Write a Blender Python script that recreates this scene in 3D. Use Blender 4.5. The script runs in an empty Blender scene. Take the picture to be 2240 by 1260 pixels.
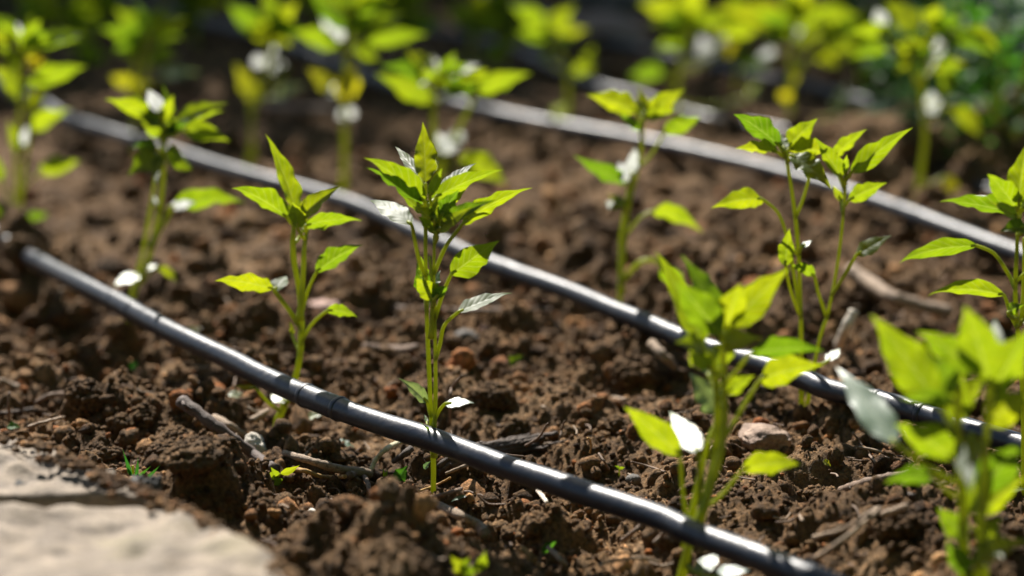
import bpy, bmesh, math, random
import numpy as np
from mathutils import Vector, Matrix
S = bpy.context.scene
COL = S.collection
R = math.radians

# ------------------------------------------------------------------ camera
F = 85.0 / 36.0 * 2240.0                    # focal length in photograph pixels
HORIZON = -700.0                            # photograph row of the horizon
PITCH = math.atan((630.0 - HORIZON) / F)
CAM_H = 1.5 * math.cos(PITCH) * (1000.0 - HORIZON) / F
cam_d = bpy.data.cameras.new('camera')
cam = bpy.data.objects.new('camera', cam_d); COL.objects.link(cam)
cam.location = (0, 0, CAM_H); cam.rotation_euler = (math.pi / 2 - PITCH, 0, 0)
cam_d.lens = 85; cam_d.sensor_width = 36; cam_d.clip_start = 0.02; cam_d.clip_end = 500
cam_d.dof.use_dof = True; cam_d.dof.focus_distance = 1.45; cam_d.dof.aperture_fstop = 3.3
S.camera = cam

# ------------------------------------------------------------------ light
SUN_EL, SUN_AZ = R(46), R(-20)              # azimuth from +Y, negative = to the left behind the plants
w = bpy.data.worlds.new('World'); S.world = w; w.use_nodes = True
nt = w.node_tree
sky = nt.nodes.new('ShaderNodeTexSky'); sky.sky_type = 'NISHITA'; sky.sun_disc = False
sky.sun_elevation = SUN_EL; sky.sun_rotation = SUN_AZ
bg = nt.nodes['Background']; bg.inputs['Strength'].default_value = 0.05
nt.links.new(sky.outputs[0], bg.inputs['Color'])
sun_d = bpy.data.lights.new('sun', 'SUN'); sun_d.energy = 5.0; sun_d.angle = R(0.5); sun_d.color = (1, .95, .87)
sun = bpy.data.objects.new('sun', sun_d); COL.objects.link(sun)
sdir = Vector((math.sin(SUN_AZ) * math.cos(SUN_EL), math.cos(SUN_AZ) * math.cos(SUN_EL), math.sin(SUN_EL)))
sun.rotation_euler = sdir.to_track_quat('Z', 'Y').to_euler(); sun.location = (-2, 3, 4)
S.view_settings.view_transform = 'Standard'; S.view_settings.look = 'None'
S.view_settings.exposure = 1.15; S.view_settings.gamma = 1
S.cycles.use_denoising = True
S.cycles.max_bounces = 8; S.cycles.transmission_bounces = 4; S.cycles.sample_clamp_indirect = 4

# ------------------------------------------------------------------ picture -> place
FWD = Vector((0, math.cos(PITCH), -math.sin(PITCH))); UP = Vector((0, math.sin(PITCH), math.cos(PITCH)))
CAM = Vector((0, 0, CAM_H))
def ray(px, py):
    return FWD + Vector(((px - 1120) / F, 0, 0)) - UP * ((py - 630) / F)
def at(px, py, z=0.0):                      # the point of height z seen at that pixel
    r = ray(px, py); return CAM + r * ((z - CAM_H) / r.z)
def aty(px, py, y):                         # the point at distance y seen at that pixel
    r = ray(px, py); return CAM + r * (y / r.y)

# ------------------------------------------------------------------ noise
def hsh(ix, iy, iz, seed):
    n = (ix.astype(np.int64) * 374761393 + iy.astype(np.int64) * 668265263 + iz.astype(np.int64) * 1440662683 + seed * 974634777) & 0xffffffff
    n = ((n ^ (n >> 13)) * 1274126177) & 0xffffffff
    n = ((n ^ (n >> 15)) * 2246822519) & 0xffffffff
    return ((n ^ (n >> 16)) & 0xffff) / 65535.0
def noise3(x, y, z, seed=0):
    ix, iy, iz = np.floor(x), np.floor(y), np.floor(z)
    fx, fy, fz = x - ix, y - iy, z - iz
    fx, fy, fz = [f * f * (3 - 2 * f) for f in (fx, fy, fz)]
    v = 0
    for a in (0, 1):
        for b in (0, 1):
            for c in (0, 1):
                v = v + hsh(ix + a, iy + b, iz + c, seed) * (fx if a else 1 - fx) * (fy if b else 1 - fy) * (fz if c else 1 - fz)
    return v * 2 - 1
def noise2(x, y, seed=0):
    ix, iy = np.floor(x), np.floor(y); z = np.zeros_like(ix)
    fx, fy = x - ix, y - iy
    fx, fy = fx * fx * (3 - 2 * fx), fy * fy * (3 - 2 * fy)
    return 2 * (hsh(ix, iy, z, seed) * (1 - fx) * (1 - fy) + hsh(ix + 1, iy, z, seed) * fx * (1 - fy)
                + hsh(ix, iy + 1, z, seed) * (1 - fx) * fy + hsh(ix + 1, iy + 1, z, seed) * fx * fy) - 1
def lumps(x, y, cell, seed, keep=1.0, rmin=.3, rmax=.75):   # half-buried round crumbs on a jittered grid
    cx, cy = np.floor(x / cell), np.floor(y / cell); z = np.zeros_like(cx)
    best = np.zeros_like(x)
    for a in (-1, 0, 1):
        for b in (-1, 0, 1):
            gx, gy = cx + a, cy + b
            px = (gx + hsh(gx, gy, z, seed)) * cell; py = (gy + hsh(gx, gy, z, seed + 1)) * cell
            r = (rmin + (rmax - rmin) * hsh(gx, gy, z, seed + 2) ** 2) * cell
            on = hsh(gx, gy, z, seed + 3) < keep
            d2 = ((x - px) ** 2 + (y - py) ** 2 * 1.3) / r ** 2
            best = np.maximum(best, np.where(on, r * np.sqrt(np.maximum(0, 1 - d2)), 0))
    return best

# mounds and hollows of the bed: pixel, radius, height
MOUND = [(430, 650, .05, -.05), (440, 600, .06, .022), (560, 760, .05, -.012), (1130, 870, .06, .016), (310, 900, .05, .016), (60, 545, .03, .028),
         (1480, 830, .035, -.014), (1380, 780, .045, .014), (1290, 850, .025, -.03), (220, 760, .035, -.03), (300, 820, .04, -.012), (1650, 1085, .05, .012), (1830, 1100, .03, -.035),
         (880, 1180, .04, .006), (1710, 745, .04, -.045), (1720, 690, .05, .02), (60, 625, .045, -.05), (180, 700, .04, -.03), (900, 620, .07, .01), (700, 720, .05, .01),
         (2150, 330, .15, .05), (2220, 1150, .05, .01), (1250, 980, .03, .008), (650, 980, .04, -.008), (1000, 1060, .03, -.006), (850, 1300, .06, .055), (430, 1110, .04, .022), (520, 1140, .04, .02), (1960, 1200, .06, .03), (2180, 1300, .06, .03)]
MOUND += [(a, b + 6, .014, .006) for a, b in [(950, 1075), (612, 918), (267, 718), (36, 524), (1356, 722), (1754, 905), (2240, 1095), (1496, 1272), (2112, 1400)]]
MOUND = [(at(a, b).x, at(a, b).y, r, h) for a, b, r, h in MOUND]
def rough_mask(x, y):
    return np.clip(.55 + 1.3 * noise2(x / .12, y / .15, 91) + .4 * noise2(x / .04, y / .05, 92), 0, 1)
def terrain(x, y):
    x = np.asarray(x, float); y = np.asarray(y, float)
    h = .007 * noise2(x / .17, y / .17, 1) + .0085 * noise2(x / .06, y / .06, 2) + .0055 * noise2(x / .026, y / .026, 3)
    for mx, my, r, a in MOUND:
        h = h + a * np.exp(-((x - mx) ** 2 + (y - my) ** 2) / r ** 2)
    wx = x + .006 * noise2(x / .02, y / .02, 7); wy = y + .006 * noise2(x / .02, y / .02, 8)
    mk = .5 + .5 * rough_mask(x, y)
    h = h + mk * (.75 * lumps(wx, wy, .040, 11, .45) + .85 * lumps(wx, wy, .017, 21, .6))
    wx = x + .002 * noise2(x / .006, y / .006, 9); wy = y + .002 * noise2(x / .006, y / .006, 10)
    h = h + (.4 + .6 * mk) * (.9 * lumps(wx, wy, .0075, 31, .7) + .9 * lumps(wx, wy, .0042, 41, .8))
    h = h + .0009 * noise2(x / .0045, y / .0045, 4) + .0006 * noise2(x / .0022, y / .0022, 5)
    return h - .009
def tz(x, y): return float(terrain(np.array([x]), np.array([y]))[0])
def ground(px, py):                         # the soil surface seen at that pixel
    z = 0.0
    for _ in range(6):
        p = at(px, py, z); z = .5 * z + .5 * tz(p.x, p.y)
    p = at(px, py, z); return Vector((p.x, p.y, tz(p.x, p.y)))

# ------------------------------------------------------------------ materials
def mat(name):
    m = bpy.data.materials.new(name); m.use_nodes = True
    n = m.node_tree; b = n.nodes['Principled BSDF']
    return m, n, b
def N(n, t, **kw):
    o = n.nodes.new(t)
    for k, v in kw.items():
        if k in ('operation', 'data_type', 'blend_type', 'feature', 'noise_dimensions', 'attribute_name', 'layer_name', 'interpolation_type', 'distance'): setattr(o, k, v)
    return o
def ramp(n, src, stops):
    r = n.nodes.new('ShaderNodeValToRGB'); e = r.color_ramp.elements
    while len(e) < len(stops): e.new(0.5)
    for el, (p, c) in zip(e, stops): el.position = p; el.color = (*c, 1) if len(c) == 3 else c
    n.links.new(src, r.inputs[0]); return r
def noise_tex(n, scale, detail=6, rough=.6, vec=None):
    t = n.nodes.new('ShaderNodeTexNoise'); t.inputs['Scale'].default_value = scale
    t.inputs['Detail'].default_value = detail; t.inputs['Roughness'].default_value = rough
    if vec is not None: n.links.new(vec, t.inputs['Vector'])
    return t
def math_n(n, op, a, b=None, c=None, clamp=False):
    m = n.nodes.new('ShaderNodeMath'); m.operation = op; m.use_clamp = clamp
    for i, v in enumerate((a, b, c)):
        if v is None: continue
        if isinstance(v, (int, float)): m.inputs[i].default_value = v
        else: n.links.new(v, m.inputs[i])
    return m.outputs[0]
def mix_c(n, f, a, b, bt='MIX'):
    m = n.nodes.new('ShaderNodeMix'); m.data_type = 'RGBA'; m.blend_type = bt
    for i, v in ((0, f), (6, a), (7, b)):
        if isinstance(v, (int, float)): m.inputs[i].default_value = v
        elif isinstance(v, tuple): m.inputs[i].default_value = (*v, 1)
        else: n.links.new(v, m.inputs[i])
    return m.outputs[2]
def bump(n, b, src, strength, dist):
    bp = n.nodes.new('ShaderNodeBump'); bp.inputs['Strength'].default_value = strength; bp.inputs['Distance'].default_value = dist
    n.links.new(src, bp.inputs['Height']); n.links.new(bp.outputs[0], b.inputs['Normal']); return bp

def earth_mat(name, tint=1.0, island=False):
    m, n, b = mat(name)
    geo = n.nodes.new('ShaderNodeNewGeometry'); pos = geo.outputs['Position']
    a = noise_tex(n, 22, 5, .6, pos); c = noise_tex(n, 260, 6, .7, pos); d = noise_tex(n, 900, 3, .6, pos)
    col = ramp(n, a.outputs[0], [(.3, (.094 * tint, .053 * tint, .024 * tint)), (.55, (.20 * tint, .120 * tint, .056 * tint)), (.75, (.33 * tint, .215 * tint, .115 * tint))])
    sp = ramp(n, c.outputs[0], [(.33, (.36, .33, .31)), (.5, (1, 1, 1)), (.66, (1.75, 1.6, 1.5))])
    big = noise_tex(n, 6, 4, .6, pos); bgr = ramp(n, big.outputs[0], [(.35, (.78, .76, .74)), (.65, (1.22, 1.22, 1.22))])
    out = mix_c(n, 1.0, col.outputs[0], sp.outputs[0], 'MULTIPLY'); out = mix_c(n, 1.0, out, bgr.outputs[0], 'MULTIPLY')
    if island:
        rv = ramp(n, geo.outputs['Random Per Island'], [(0, (.55, .5, .48)), (.45, (.95, .95, .95)), (.8, (1.25, 1.2, 1.15)), (.93, (1.5, 1.2, 1.0)), (.965, (2.1, 1.2, .7)), (.985, (2.6, 2.5, 2.4)), (1, (3.2, 3.0, 2.8))])
        rv.color_ramp.interpolation = 'CONSTANT' if False else 'LINEAR'
        out = mix_c(n, 1.0, out, rv.outputs[0], 'MULTIPLY')
    n.links.new(out, b.inputs['Base Color'])
    b.inputs['Roughness'].default_value = .8; b.inputs['Specular IOR Level'].default_value = .16
    h = math_n(n, 'ADD', math_n(n, 'MULTIPLY', c.outputs[0], 1.0), math_n(n, 'MULTIPLY', d.outputs[0], .35))
    bump(n, b, h, 1.0, .006)
    return m
M_SOIL = earth_mat('soil', 1.0)
M_CRUMB = earth_mat('soil_crumb', 1.05, True)
M_CLOD = earth_mat('soil_clod', .9)

def rock_mat(name, c0, c1, spot=(.03, .025, .02), sc=120, rough=.8, amt=.6):
    m, n, b = mat(name)
    geo = n.nodes.new('ShaderNodeNewGeometry'); pos = geo.outputs['Position']
    a = noise_tex(n, sc, 6, .65, pos); c = noise_tex(n, sc * 4, 5, .7, pos)
    col = ramp(n, a.outputs[0], [(.35, c0), (.65, c1)])
    sp = ramp(n, c.outputs[0], [(.30, (amt, amt, amt)), (.42, (0, 0, 0))])
    out = mix_c(n, sp.outputs[0], col.outputs[0], spot)
    n.links.new(out, b.inputs['Base Color']); b.inputs['Roughness'].default_value = rough
    bump(n, b, math_n(n, 'ADD', a.outputs[0], math_n(n, 'MULTIPLY', c.outputs[0], .4)), .6, .003)
    return m
M_STONE = rock_mat('pale_stone', (.52, .46, .38), (.70, .64, .55), (.3, .24, .18))
M_TAN = rock_mat('tan_stone', (.16, .10, .07), (.36, .25, .18), (.06, .035, .02), 90)
M_GREY = rock_mat('grey_stone', (.09, .08, .07), (.17, .15, .13), (.06, .05, .04), 150)
M_SLAB = rock_mat('slab_stone', (.11, .082, .057), (.29, .228, .163), (.05, .037, .025), 60, .8, .8)
def stain(m):
    n = m.node_tree; b = n.nodes['Principled BSDF']; src = b.inputs['Base Color'].links[0].from_socket
    geo = n.nodes.new('ShaderNodeNewGeometry'); a = noise_tex(n, 14, 6, .7, geo.outputs['Position']); c = noise_tex(n, 9, 4, .6, geo.outputs['Position'])
    d = ramp(n, a.outputs[0], [(.48, (0, 0, 0)), (.66, (.75, .75, .75))]); e = ramp(n, c.outputs[0], [(.56, (0, 0, 0)), (.7, (.5, .5, .5))])
    o = mix_c(n, d.outputs[0], src, (.12, .095, .07)); o = mix_c(n, e.outputs[0], o, (.17, .15, .05)); n.links.new(o, b.inputs['Base Color'])
stain(M_SLAB)
M_MORTAR = rock_mat('mortar', (.02, .018, .016), (.075, .07, .064), (.01, .01, .01), 140)
M_PINK = rock_mat('pink_stone', (.30, .17, .13), (.48, .32, .26), (.12, .07, .05), 200)

def wood_mat(name, c0, c1, sc=300):
    m, n, b = mat(name)
    tc = n.nodes.new('ShaderNodeUVMap'); mp = n.nodes.new('ShaderNodeMapping'); mp.inputs['Scale'].default_value = (3, 14, 1)
    n.links.new(tc.outputs[0], mp.inputs[0])
    a = noise_tex(n, 4, 6, .7, mp.outputs[0])
    geo = n.nodes.new('ShaderNodeNewGeometry'); c = noise_tex(n, sc, 5, .7, geo.outputs['Position'])
    col = ramp(n, a.outputs[0], [(.3, c0), (.7, c1)])
    sp = ramp(n, c.outputs[0], [(.3, (.35, .32, .3)), (.5, (1, 1, 1))])
    n.links.new(mix_c(n, 1.0, col.outputs[0], sp.outputs[0], 'MULTIPLY'), b.inputs['Base Color'])
    b.inputs['Roughness'].default_value = .75
    bump(n, b, math_n(n, 'ADD', a.outputs[0], c.outputs[0]), .6, .0012)
    return m
M_DARKWOOD = wood_mat('dark_bark', (.05, .032, .025), (.16, .115, .095))
M_BARK = wood_mat('brown_bark', (.035, .022, .015), (.12, .08, .055))
M_STRAW = wood_mat('dry_straw', (.20, .13, .08), (.42, .31, .21))
M_PALEWOOD = wood_mat('pale_wood', (.62, .52, .40), (.82, .74, .62))
M_ROOT = wood_mat('orange_root', (.34, .17, .04), (.62, .38, .12))
M_SHOOT = wood_mat('white_shoot', (.50, .44, .26), (.72, .66, .46))
M_TWIG = wood_mat('thin_twig', (.13, .08, .05), (.28, .19, .13))

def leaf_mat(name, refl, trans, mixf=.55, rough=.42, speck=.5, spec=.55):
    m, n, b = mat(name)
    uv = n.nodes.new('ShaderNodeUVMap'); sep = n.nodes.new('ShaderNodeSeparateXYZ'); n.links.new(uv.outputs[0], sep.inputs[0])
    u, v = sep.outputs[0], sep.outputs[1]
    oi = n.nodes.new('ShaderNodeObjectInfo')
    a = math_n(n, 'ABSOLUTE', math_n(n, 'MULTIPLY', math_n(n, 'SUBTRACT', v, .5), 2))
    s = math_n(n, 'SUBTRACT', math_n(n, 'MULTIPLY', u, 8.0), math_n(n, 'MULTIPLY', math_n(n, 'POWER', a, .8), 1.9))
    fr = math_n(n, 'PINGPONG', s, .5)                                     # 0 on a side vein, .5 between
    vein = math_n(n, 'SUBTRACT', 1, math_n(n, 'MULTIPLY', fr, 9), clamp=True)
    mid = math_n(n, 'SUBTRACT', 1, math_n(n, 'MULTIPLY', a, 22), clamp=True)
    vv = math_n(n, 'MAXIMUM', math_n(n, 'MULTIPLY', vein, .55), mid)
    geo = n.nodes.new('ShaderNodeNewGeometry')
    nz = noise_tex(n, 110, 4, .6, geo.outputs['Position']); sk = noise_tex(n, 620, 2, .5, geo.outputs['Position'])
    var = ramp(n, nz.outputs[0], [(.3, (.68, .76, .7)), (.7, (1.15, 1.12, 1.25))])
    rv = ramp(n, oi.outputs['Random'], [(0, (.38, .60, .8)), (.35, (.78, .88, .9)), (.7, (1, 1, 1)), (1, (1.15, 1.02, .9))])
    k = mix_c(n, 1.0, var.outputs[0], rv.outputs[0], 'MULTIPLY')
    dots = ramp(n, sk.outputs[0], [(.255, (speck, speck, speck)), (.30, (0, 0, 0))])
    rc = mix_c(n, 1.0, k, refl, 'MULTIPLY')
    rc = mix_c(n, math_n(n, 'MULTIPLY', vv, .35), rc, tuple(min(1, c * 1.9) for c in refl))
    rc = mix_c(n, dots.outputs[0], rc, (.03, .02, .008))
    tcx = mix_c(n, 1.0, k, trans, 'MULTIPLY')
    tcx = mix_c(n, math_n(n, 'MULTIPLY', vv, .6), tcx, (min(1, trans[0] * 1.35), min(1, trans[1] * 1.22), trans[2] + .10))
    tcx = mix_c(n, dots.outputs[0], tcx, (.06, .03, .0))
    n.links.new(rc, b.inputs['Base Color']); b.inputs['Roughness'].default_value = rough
    b.inputs['Specular IOR Level'].default_value = spec
    q = math_n(n, 'MULTIPLY', math_n(n, 'SINE', math_n(n, 'MULTIPLY', fr, math.pi)), 1.0)
    hh = math_n(n, 'ADD', math_n(n, 'MULTIPLY', q, .7), math_n(n, 'MULTIPLY', nz.outputs[0], .8))
    bp = bump(n, b, hh, .16, .0006)
    tr = n.nodes.new('ShaderNodeBsdfTranslucent'); n.links.new(tcx, tr.inputs[0]); pass
    mx = n.nodes.new('ShaderNodeMixShader'); mx.inputs[0].default_value = mixf
    n.links.new(b.outputs[0], mx.inputs[1]); n.links.new(tr.outputs[0], mx.inputs[2])
    n.links.new(mx.outputs[0], n.nodes['Material Output'].inputs['Surface'])
    return m
M_LEAF = leaf_mat('pepper_leaf', (.042, .092, .015), (.315, .385, .003), .58, .47, .5, .42)
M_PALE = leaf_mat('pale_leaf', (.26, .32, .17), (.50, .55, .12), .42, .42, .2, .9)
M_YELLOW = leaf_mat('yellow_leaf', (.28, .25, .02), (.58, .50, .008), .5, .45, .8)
M_WEED = leaf_mat('weed_leaf', (.028, .095, .012), (.075, .23, .010), .5, .55, 0, .22)
M_DEAD = leaf_mat('dead_leaf', (.36, .16, .04), (.5, .2, .03), .3, .6, .6)
def stem_mat():
    m, n, b = mat('pepper_stem')
    geo = n.nodes.new('ShaderNodeNewGeometry'); a = noise_tex(n, 160, 4, .6, geo.outputs['Position'])
    col = ramp(n, a.outputs[0], [(.3, (.24, .29, .02)), (.7, (.40, .45, .04))])
    n.links.new(col.outputs[0], b.inputs['Base Color']); b.inputs['Roughness'].default_value = .42
    tr = n.nodes.new('ShaderNodeBsdfTranslucent'); tr.inputs[0].default_value = (.62, .66, .02, 1)
    mx = n.nodes.new('ShaderNodeMixShader'); mx.inputs[0].default_value = .42
    n.links.new(b.outputs[0], mx.inputs[1]); n.links.new(tr.outputs[0], mx.inputs[2])
    n.links.new(mx.outputs[0], n.nodes['Material Output'].inputs['Surface'])
    return m
M_STEM = stem_mat()
def pipe_mat():
    m, n, b = mat('black_polythene')
    geo = n.nodes.new('ShaderNodeNewGeometry'); pos = geo.outputs['Position']
    a = noise_tex(n, 45, 6, .7, pos); c = noise_tex(n, 700, 4, .6, pos)
    g_ = noise_tex(n, 150, 5, .7, pos); d = ramp(n, math_n(n, 'MULTIPLY', math_n(n, 'ADD', a.outputs[0], g_.outputs[0]), .5), [(.5, (0, 0, 0)), (.66, (.22, .22, .22))])
    e = ramp(n, c.outputs[0], [(.66, (0, 0, 0)), (.74, (.7, .7, .7))])
    f = math_n(n, 'MAXIMUM', d.outputs[0], math_n(n, 'MULTIPLY', e.outputs[0], .3))
    n.links.new(mix_c(n, f, (.005, .008, .018), (.10, .085, .07)), b.inputs['Base Color'])
    n.links.new(ramp(n, g_.outputs[0], [(.35, (.34, .34, .34)), (.68, (.52, .52, .52))]).outputs[0], b.inputs['Roughness'])
    b.inputs['Specular IOR Level'].default_value = .62
    bump(n, b, math_n(n, 'ADD', math_n(n, 'MULTIPLY', c.outputs[0], .35), math_n(n, 'MULTIPLY', g_.outputs[0], 1.6)), .22, .0011)
    return m
M_PIPE = pipe_mat()

# ------------------------------------------------------------------ objects
def tag(o, label=None, cat=None, group=None, kind=None):
    if label: o['label'] = label
    if cat: o['category'] = cat
    if group: o['group'] = group
    if kind: o['kind'] = kind
    return o
def empty(name, loc, label, cat, group=None):
    o = bpy.data.objects.new(name, None); COL.objects.link(o); o.location = loc; o.empty_display_size = .02
    return tag(o, label, cat, group)
def mesh_obj(name, V, Fs, m, parent=None, loc=(0, 0, 0), uv=None, smooth=True):
    me = bpy.data.meshes.new(name); me.from_pydata([tuple(v) for v in V], [], [tuple(f) for f in Fs])
    if uv is not None:
        l = me.uv_layers.new(name='UVMap')
        idx = np.empty(len(me.loops), np.int32); me.loops.foreach_get('vertex_index', idx)
        l.data.foreach_set('uv', np.asarray(uv, np.float32)[idx].ravel())
    if smooth: me.polygons.foreach_set('use_smooth', np.ones(len(me.polygons), bool))
    me.materials.append(m); me.update()
    o = bpy.data.objects.new(name, me); COL.objects.link(o)
    o.location = loc
    if parent is not None: o.parent = parent
    return o
def big_mesh(name, V, T, m, nside):
    V = np.asarray(V, np.float32); T = np.asarray(T, np.int32)
    me = bpy.data.meshes.new(name)
    me.vertices.add(len(V)); me.vertices.foreach_set('co', V.ravel())
    me.loops.add(T.size); me.loops.foreach_set('vertex_index', T.ravel())
    me.polygons.add(len(T)); me.polygons.foreach_set('loop_start', np.arange(0, T.size, nside, dtype=np.int32))
    me.polygons.foreach_set('use_smooth', np.ones(len(T), bool))
    me.update(calc_edges=True); me.materials.append(m)
    o = bpy.data.objects.new(name, me); COL.objects.link(o); return o

def spline(pts, n):                         # Catmull-Rom through points, n steps per span
    P = [Vector(p) for p in pts]
    if len(P) == 2: return [P[0].lerp(P[1], i / n) for i in range(n + 1)]
    P = [P[0] * 2 - P[1]] + P + [P[-1] * 2 - P[-2]]
    out = []
    for i in range(1, len(P) - 2):
        a, b, c, d = P[i - 1:i + 3]
        for k in range(n):
            t = k / n
            out.append(.5 * ((2 * b) + (c - a) * t + (2 * a - 5 * b + 4 * c - d) * t * t + (3 * b - a - 3 * c + d) * t ** 3))
    out.append(P[-2]); return out
def tube(path, rad, sides=8, wob=0.0, seed=0, cap=True, flat=1.0):
    rng = random.Random(seed); V = []; Fs = []; uv = []
    n = len(path); t0 = None; nrm = None; L = 0
    for i, p in enumerate(path):
        t = (path[min(i + 1, n - 1)] - path[max(i - 1, 0)]).normalized()
        if nrm is None:
            nrm = t.orthogonal().normalized()
            if abs(t.z) < .9: nrm = (Vector((0, 0, 1)) - t * t.z).normalized()
        else:
            nrm = (nrm - t * nrm.dot(t)).normalized()
        bn = t.cross(nrm)
        r = rad(i / (n - 1)) if callable(rad) else rad
        if i: L += (p - path[i - 1]).length
        for k in range(sides):
            a = 2 * math.pi * k / sides
            rr = r * (1 + wob * rng.uniform(-1, 1))
            V.append(p + nrm * (math.cos(a) * rr * flat) + bn * (math.sin(a) * rr)); uv.append((L * 10, k / sides))
    for i in range(n - 1):
        for k in range(sides):
            a = i * sides + k; b = i * sides + (k + 1) % sides
            Fs.append((a, b, b + sides, a + sides))
    if cap:
        Fs.append(tuple(range(sides - 1, -1, -1))); Fs.append(tuple(range((n - 1) * sides, n * sides)))
    return V, Fs, uv

# ------------------------------------------------------------------ soil
us = np.linspace(-1, 1, 820)
ext = [1.0]; st = .01
while ext[-1] < 260: ext.append(ext[-1] + st); st *= 1.22
ext = np.array(ext[1:]); us = np.concatenate([-ext[::-1], us, ext])
ys = [-60, -20, -7, -3, -1, 0, .4, .65, .8, .9]
y = .9
while y < 4.2:
    y += .0036 if y < 1.12 else .0021 if y < 1.75 else .0021 * (y / 1.75) ** 2.0
    ys.append(y)
st = .02
while y < 130: y += st; st *= 1.2; ys.append(y)
ys = np.array(ys)
X = us[None, :] * (.30 * np.maximum(ys, .8))[:, None]; Y = np.repeat(ys[:, None], len(us), 1)
Zt = terrain(X, Y)
dist = np.sqrt(X ** 2 + Y ** 2); 
Vg = np.stack([X, Y, Zt], -1).reshape(-1, 3)
nr, nc = X.shape
q = (np.arange(nr - 1)[:, None] * nc + np.arange(nc - 1)[None, :]).ravel()
Tg = np.stack([q, q + 1, q + nc + 1, q + nc], -1)
soil = big_mesh('soil', Vg, Tg, M_SOIL, 4); tag(soil, kind='structure')

def ico(sub):
    bm = bmesh.new(); bmesh.ops.create_icosphere(bm, subdivisions=sub, radius=1)
    V = np.array([v.co[:] for v in bm.verts]); T = np.array([[v.index for v in f.verts] for f in bm.faces]); bm.free(); return V, T
ICO = {s: ico(s) for s in (1, 2, 3, 4, 5)}
def lump_shape(V, seed, amt=.35, sharp=.5):
    rs = np.random.RandomState(seed); o = rs.uniform(0, 50, 3)
    x, y, z = (V * 1.1 + o).T
    d = noise3(x, y, z, seed) * amt + amt * .5 * noise3(x * 2.3, y * 2.3, z * 2.3, seed + 1)
    d = d + amt * .28 * noise3(x * 5, y * 5, z * 5, seed + 2) + amt * .16 * noise3(x * 11, y * 11, z * 11, seed + 3)
    W = V * (1 + d)[:, None]
    for _ in range(int(sharp * 8)):         # a few broken faces
        nn = rs.normal(size=3); nn /= np.linalg.norm(nn); lim = rs.uniform(.62, .9)
        e = np.maximum(0, W @ nn - lim); W = W - .85 * e[:, None] * nn
    return W
def scatter(seed, n, rlo, rhi, power, ylo, yhi, sub, ntemp=10, sink=.25):
    rs = np.random.RandomState(seed)
    V0, T0 = ICO[sub]; temps = [lump_shape(V0, seed * 50 + k, .34, .5) for k in range(ntemp)]
    yv = np.sqrt(rs.uniform(ylo ** 2, yhi ** 2, n)); xv = rs.uniform(-1, 1, n) * .29 * yv
    kp = rs.uniform(0, 1, n) < .5 + .5 * rough_mask(xv, yv); xv, yv = xv[kp], yv[kp]; n = len(xv)
    rad = rlo * (rhi / rlo) ** (rs.uniform(0, 1, n) ** power)
    zz = terrain(xv, yv)
    Vs = []; 
    for i in range(n):
        q = rs.normal(size=4); q /= np.linalg.norm(q); a, b, c, d = q
        Rm = np.array([[1 - 2 * (c * c + d * d), 2 * (b * c - a * d), 2 * (b * d + a * c)], [2 * (b * c + a * d), 1 - 2 * (b * b + d * d), 2 * (c * d - a * b)], [2 * (b * d - a * c), 2 * (c * d + a * b), 1 - 2 * (b * b + c * c)]])
        sc = rad[i] * np.array([rs.uniform(.75, 1.25), rs.uniform(.75, 1.25), rs.uniform(.55, .95)])
        Vs.append((temps[i % ntemp] * sc) @ Rm.T + np.array([xv[i], yv[i], zz[i] + rad[i] * (.5 - sink)]))
    T = (T0[None] + (np.arange(n) * len(V0))[:, None, None]).reshape(-1, 3)
    return np.concatenate(Vs), T
parts = [scatter(1, 46000, .0009, .0030, 1.6, .98, 1.85, 1), scatter(2, 5400, .0028, .0075, 1.9, .95, 2.0, 2),
         scatter(3, 620, .006, .0105, 1.8, .95, 2.2, 3), scatter(4, 4600, .004, .011, 1.7, 1.8, 3.9, 2), scatter(5, 260, .011, .02, 1.5, 1.9, 3.9, 3)]
off = 0; Vc = []; Tc = []
for v, t in parts: Vc.append(v); Tc.append(t + off); off += len(v)
crumbs = big_mesh('soil_crumbs', np.concatenate(Vc), np.concatenate(Tc), M_CRUMB, 3)
tag(crumbs, 'loose brown soil crumbs and small clods covering the bed', 'soil crumbs', kind='stuff')

def lump(name, px, py, wpx, hpx, m, label, cat, group=None, seed=0, sub=4, amt=.3, sharp=.5, sink=.3, depth=1.0, at_z=None):
    """a clod or stone: pixel of its middle, size in pixels there"""
    g = ground(px, py + hpx * .35); k = (g - CAM).dot(FWD) / F
    V0, T0 = ICO[sub]; W = lump_shape(V0, 900 + seed, amt, sharp)
    W = W / np.abs(W).max(0)
    if m is M_CLOD:                         # crumbs caked on the clod
        rs_ = np.random.RandomState(seed + 77); v1, t1 = ICO[1]; av = [W]; atr = [T0]; o_ = len(W); r0_ = .0019 / max(1e-6, wpx * k / 2)
        for q in rs_.choice(len(W), min(260, int(wpx * 3)), replace=False):
            rr = r0_ * rs_.uniform(.5, 1.6); vv = lump_shape(v1, int(q) % 12, .3, .2) * rr * np.array([1, 1 / depth, wpx / hpx]) + W[q]
            av.append(vv); atr.append(t1 + o_); o_ += len(v1)
        W = np.concatenate(av); T0 = np.concatenate(atr)
    W = W * np.array([wpx * k / 2, wpx * k / 2 * depth, hpx * k / 2 * 1.05])
    a = seed * 1.3; ca, sa = math.cos(a * .25), math.sin(a * .25)
    c = at(px, py, at_z) if at_z is not None else g + Vector((0, 0, hpx * k * (.5 - sink)))
    o = mesh_obj(name, W, T0, m, loc=c); tag(o, label, cat, group); return o

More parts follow.
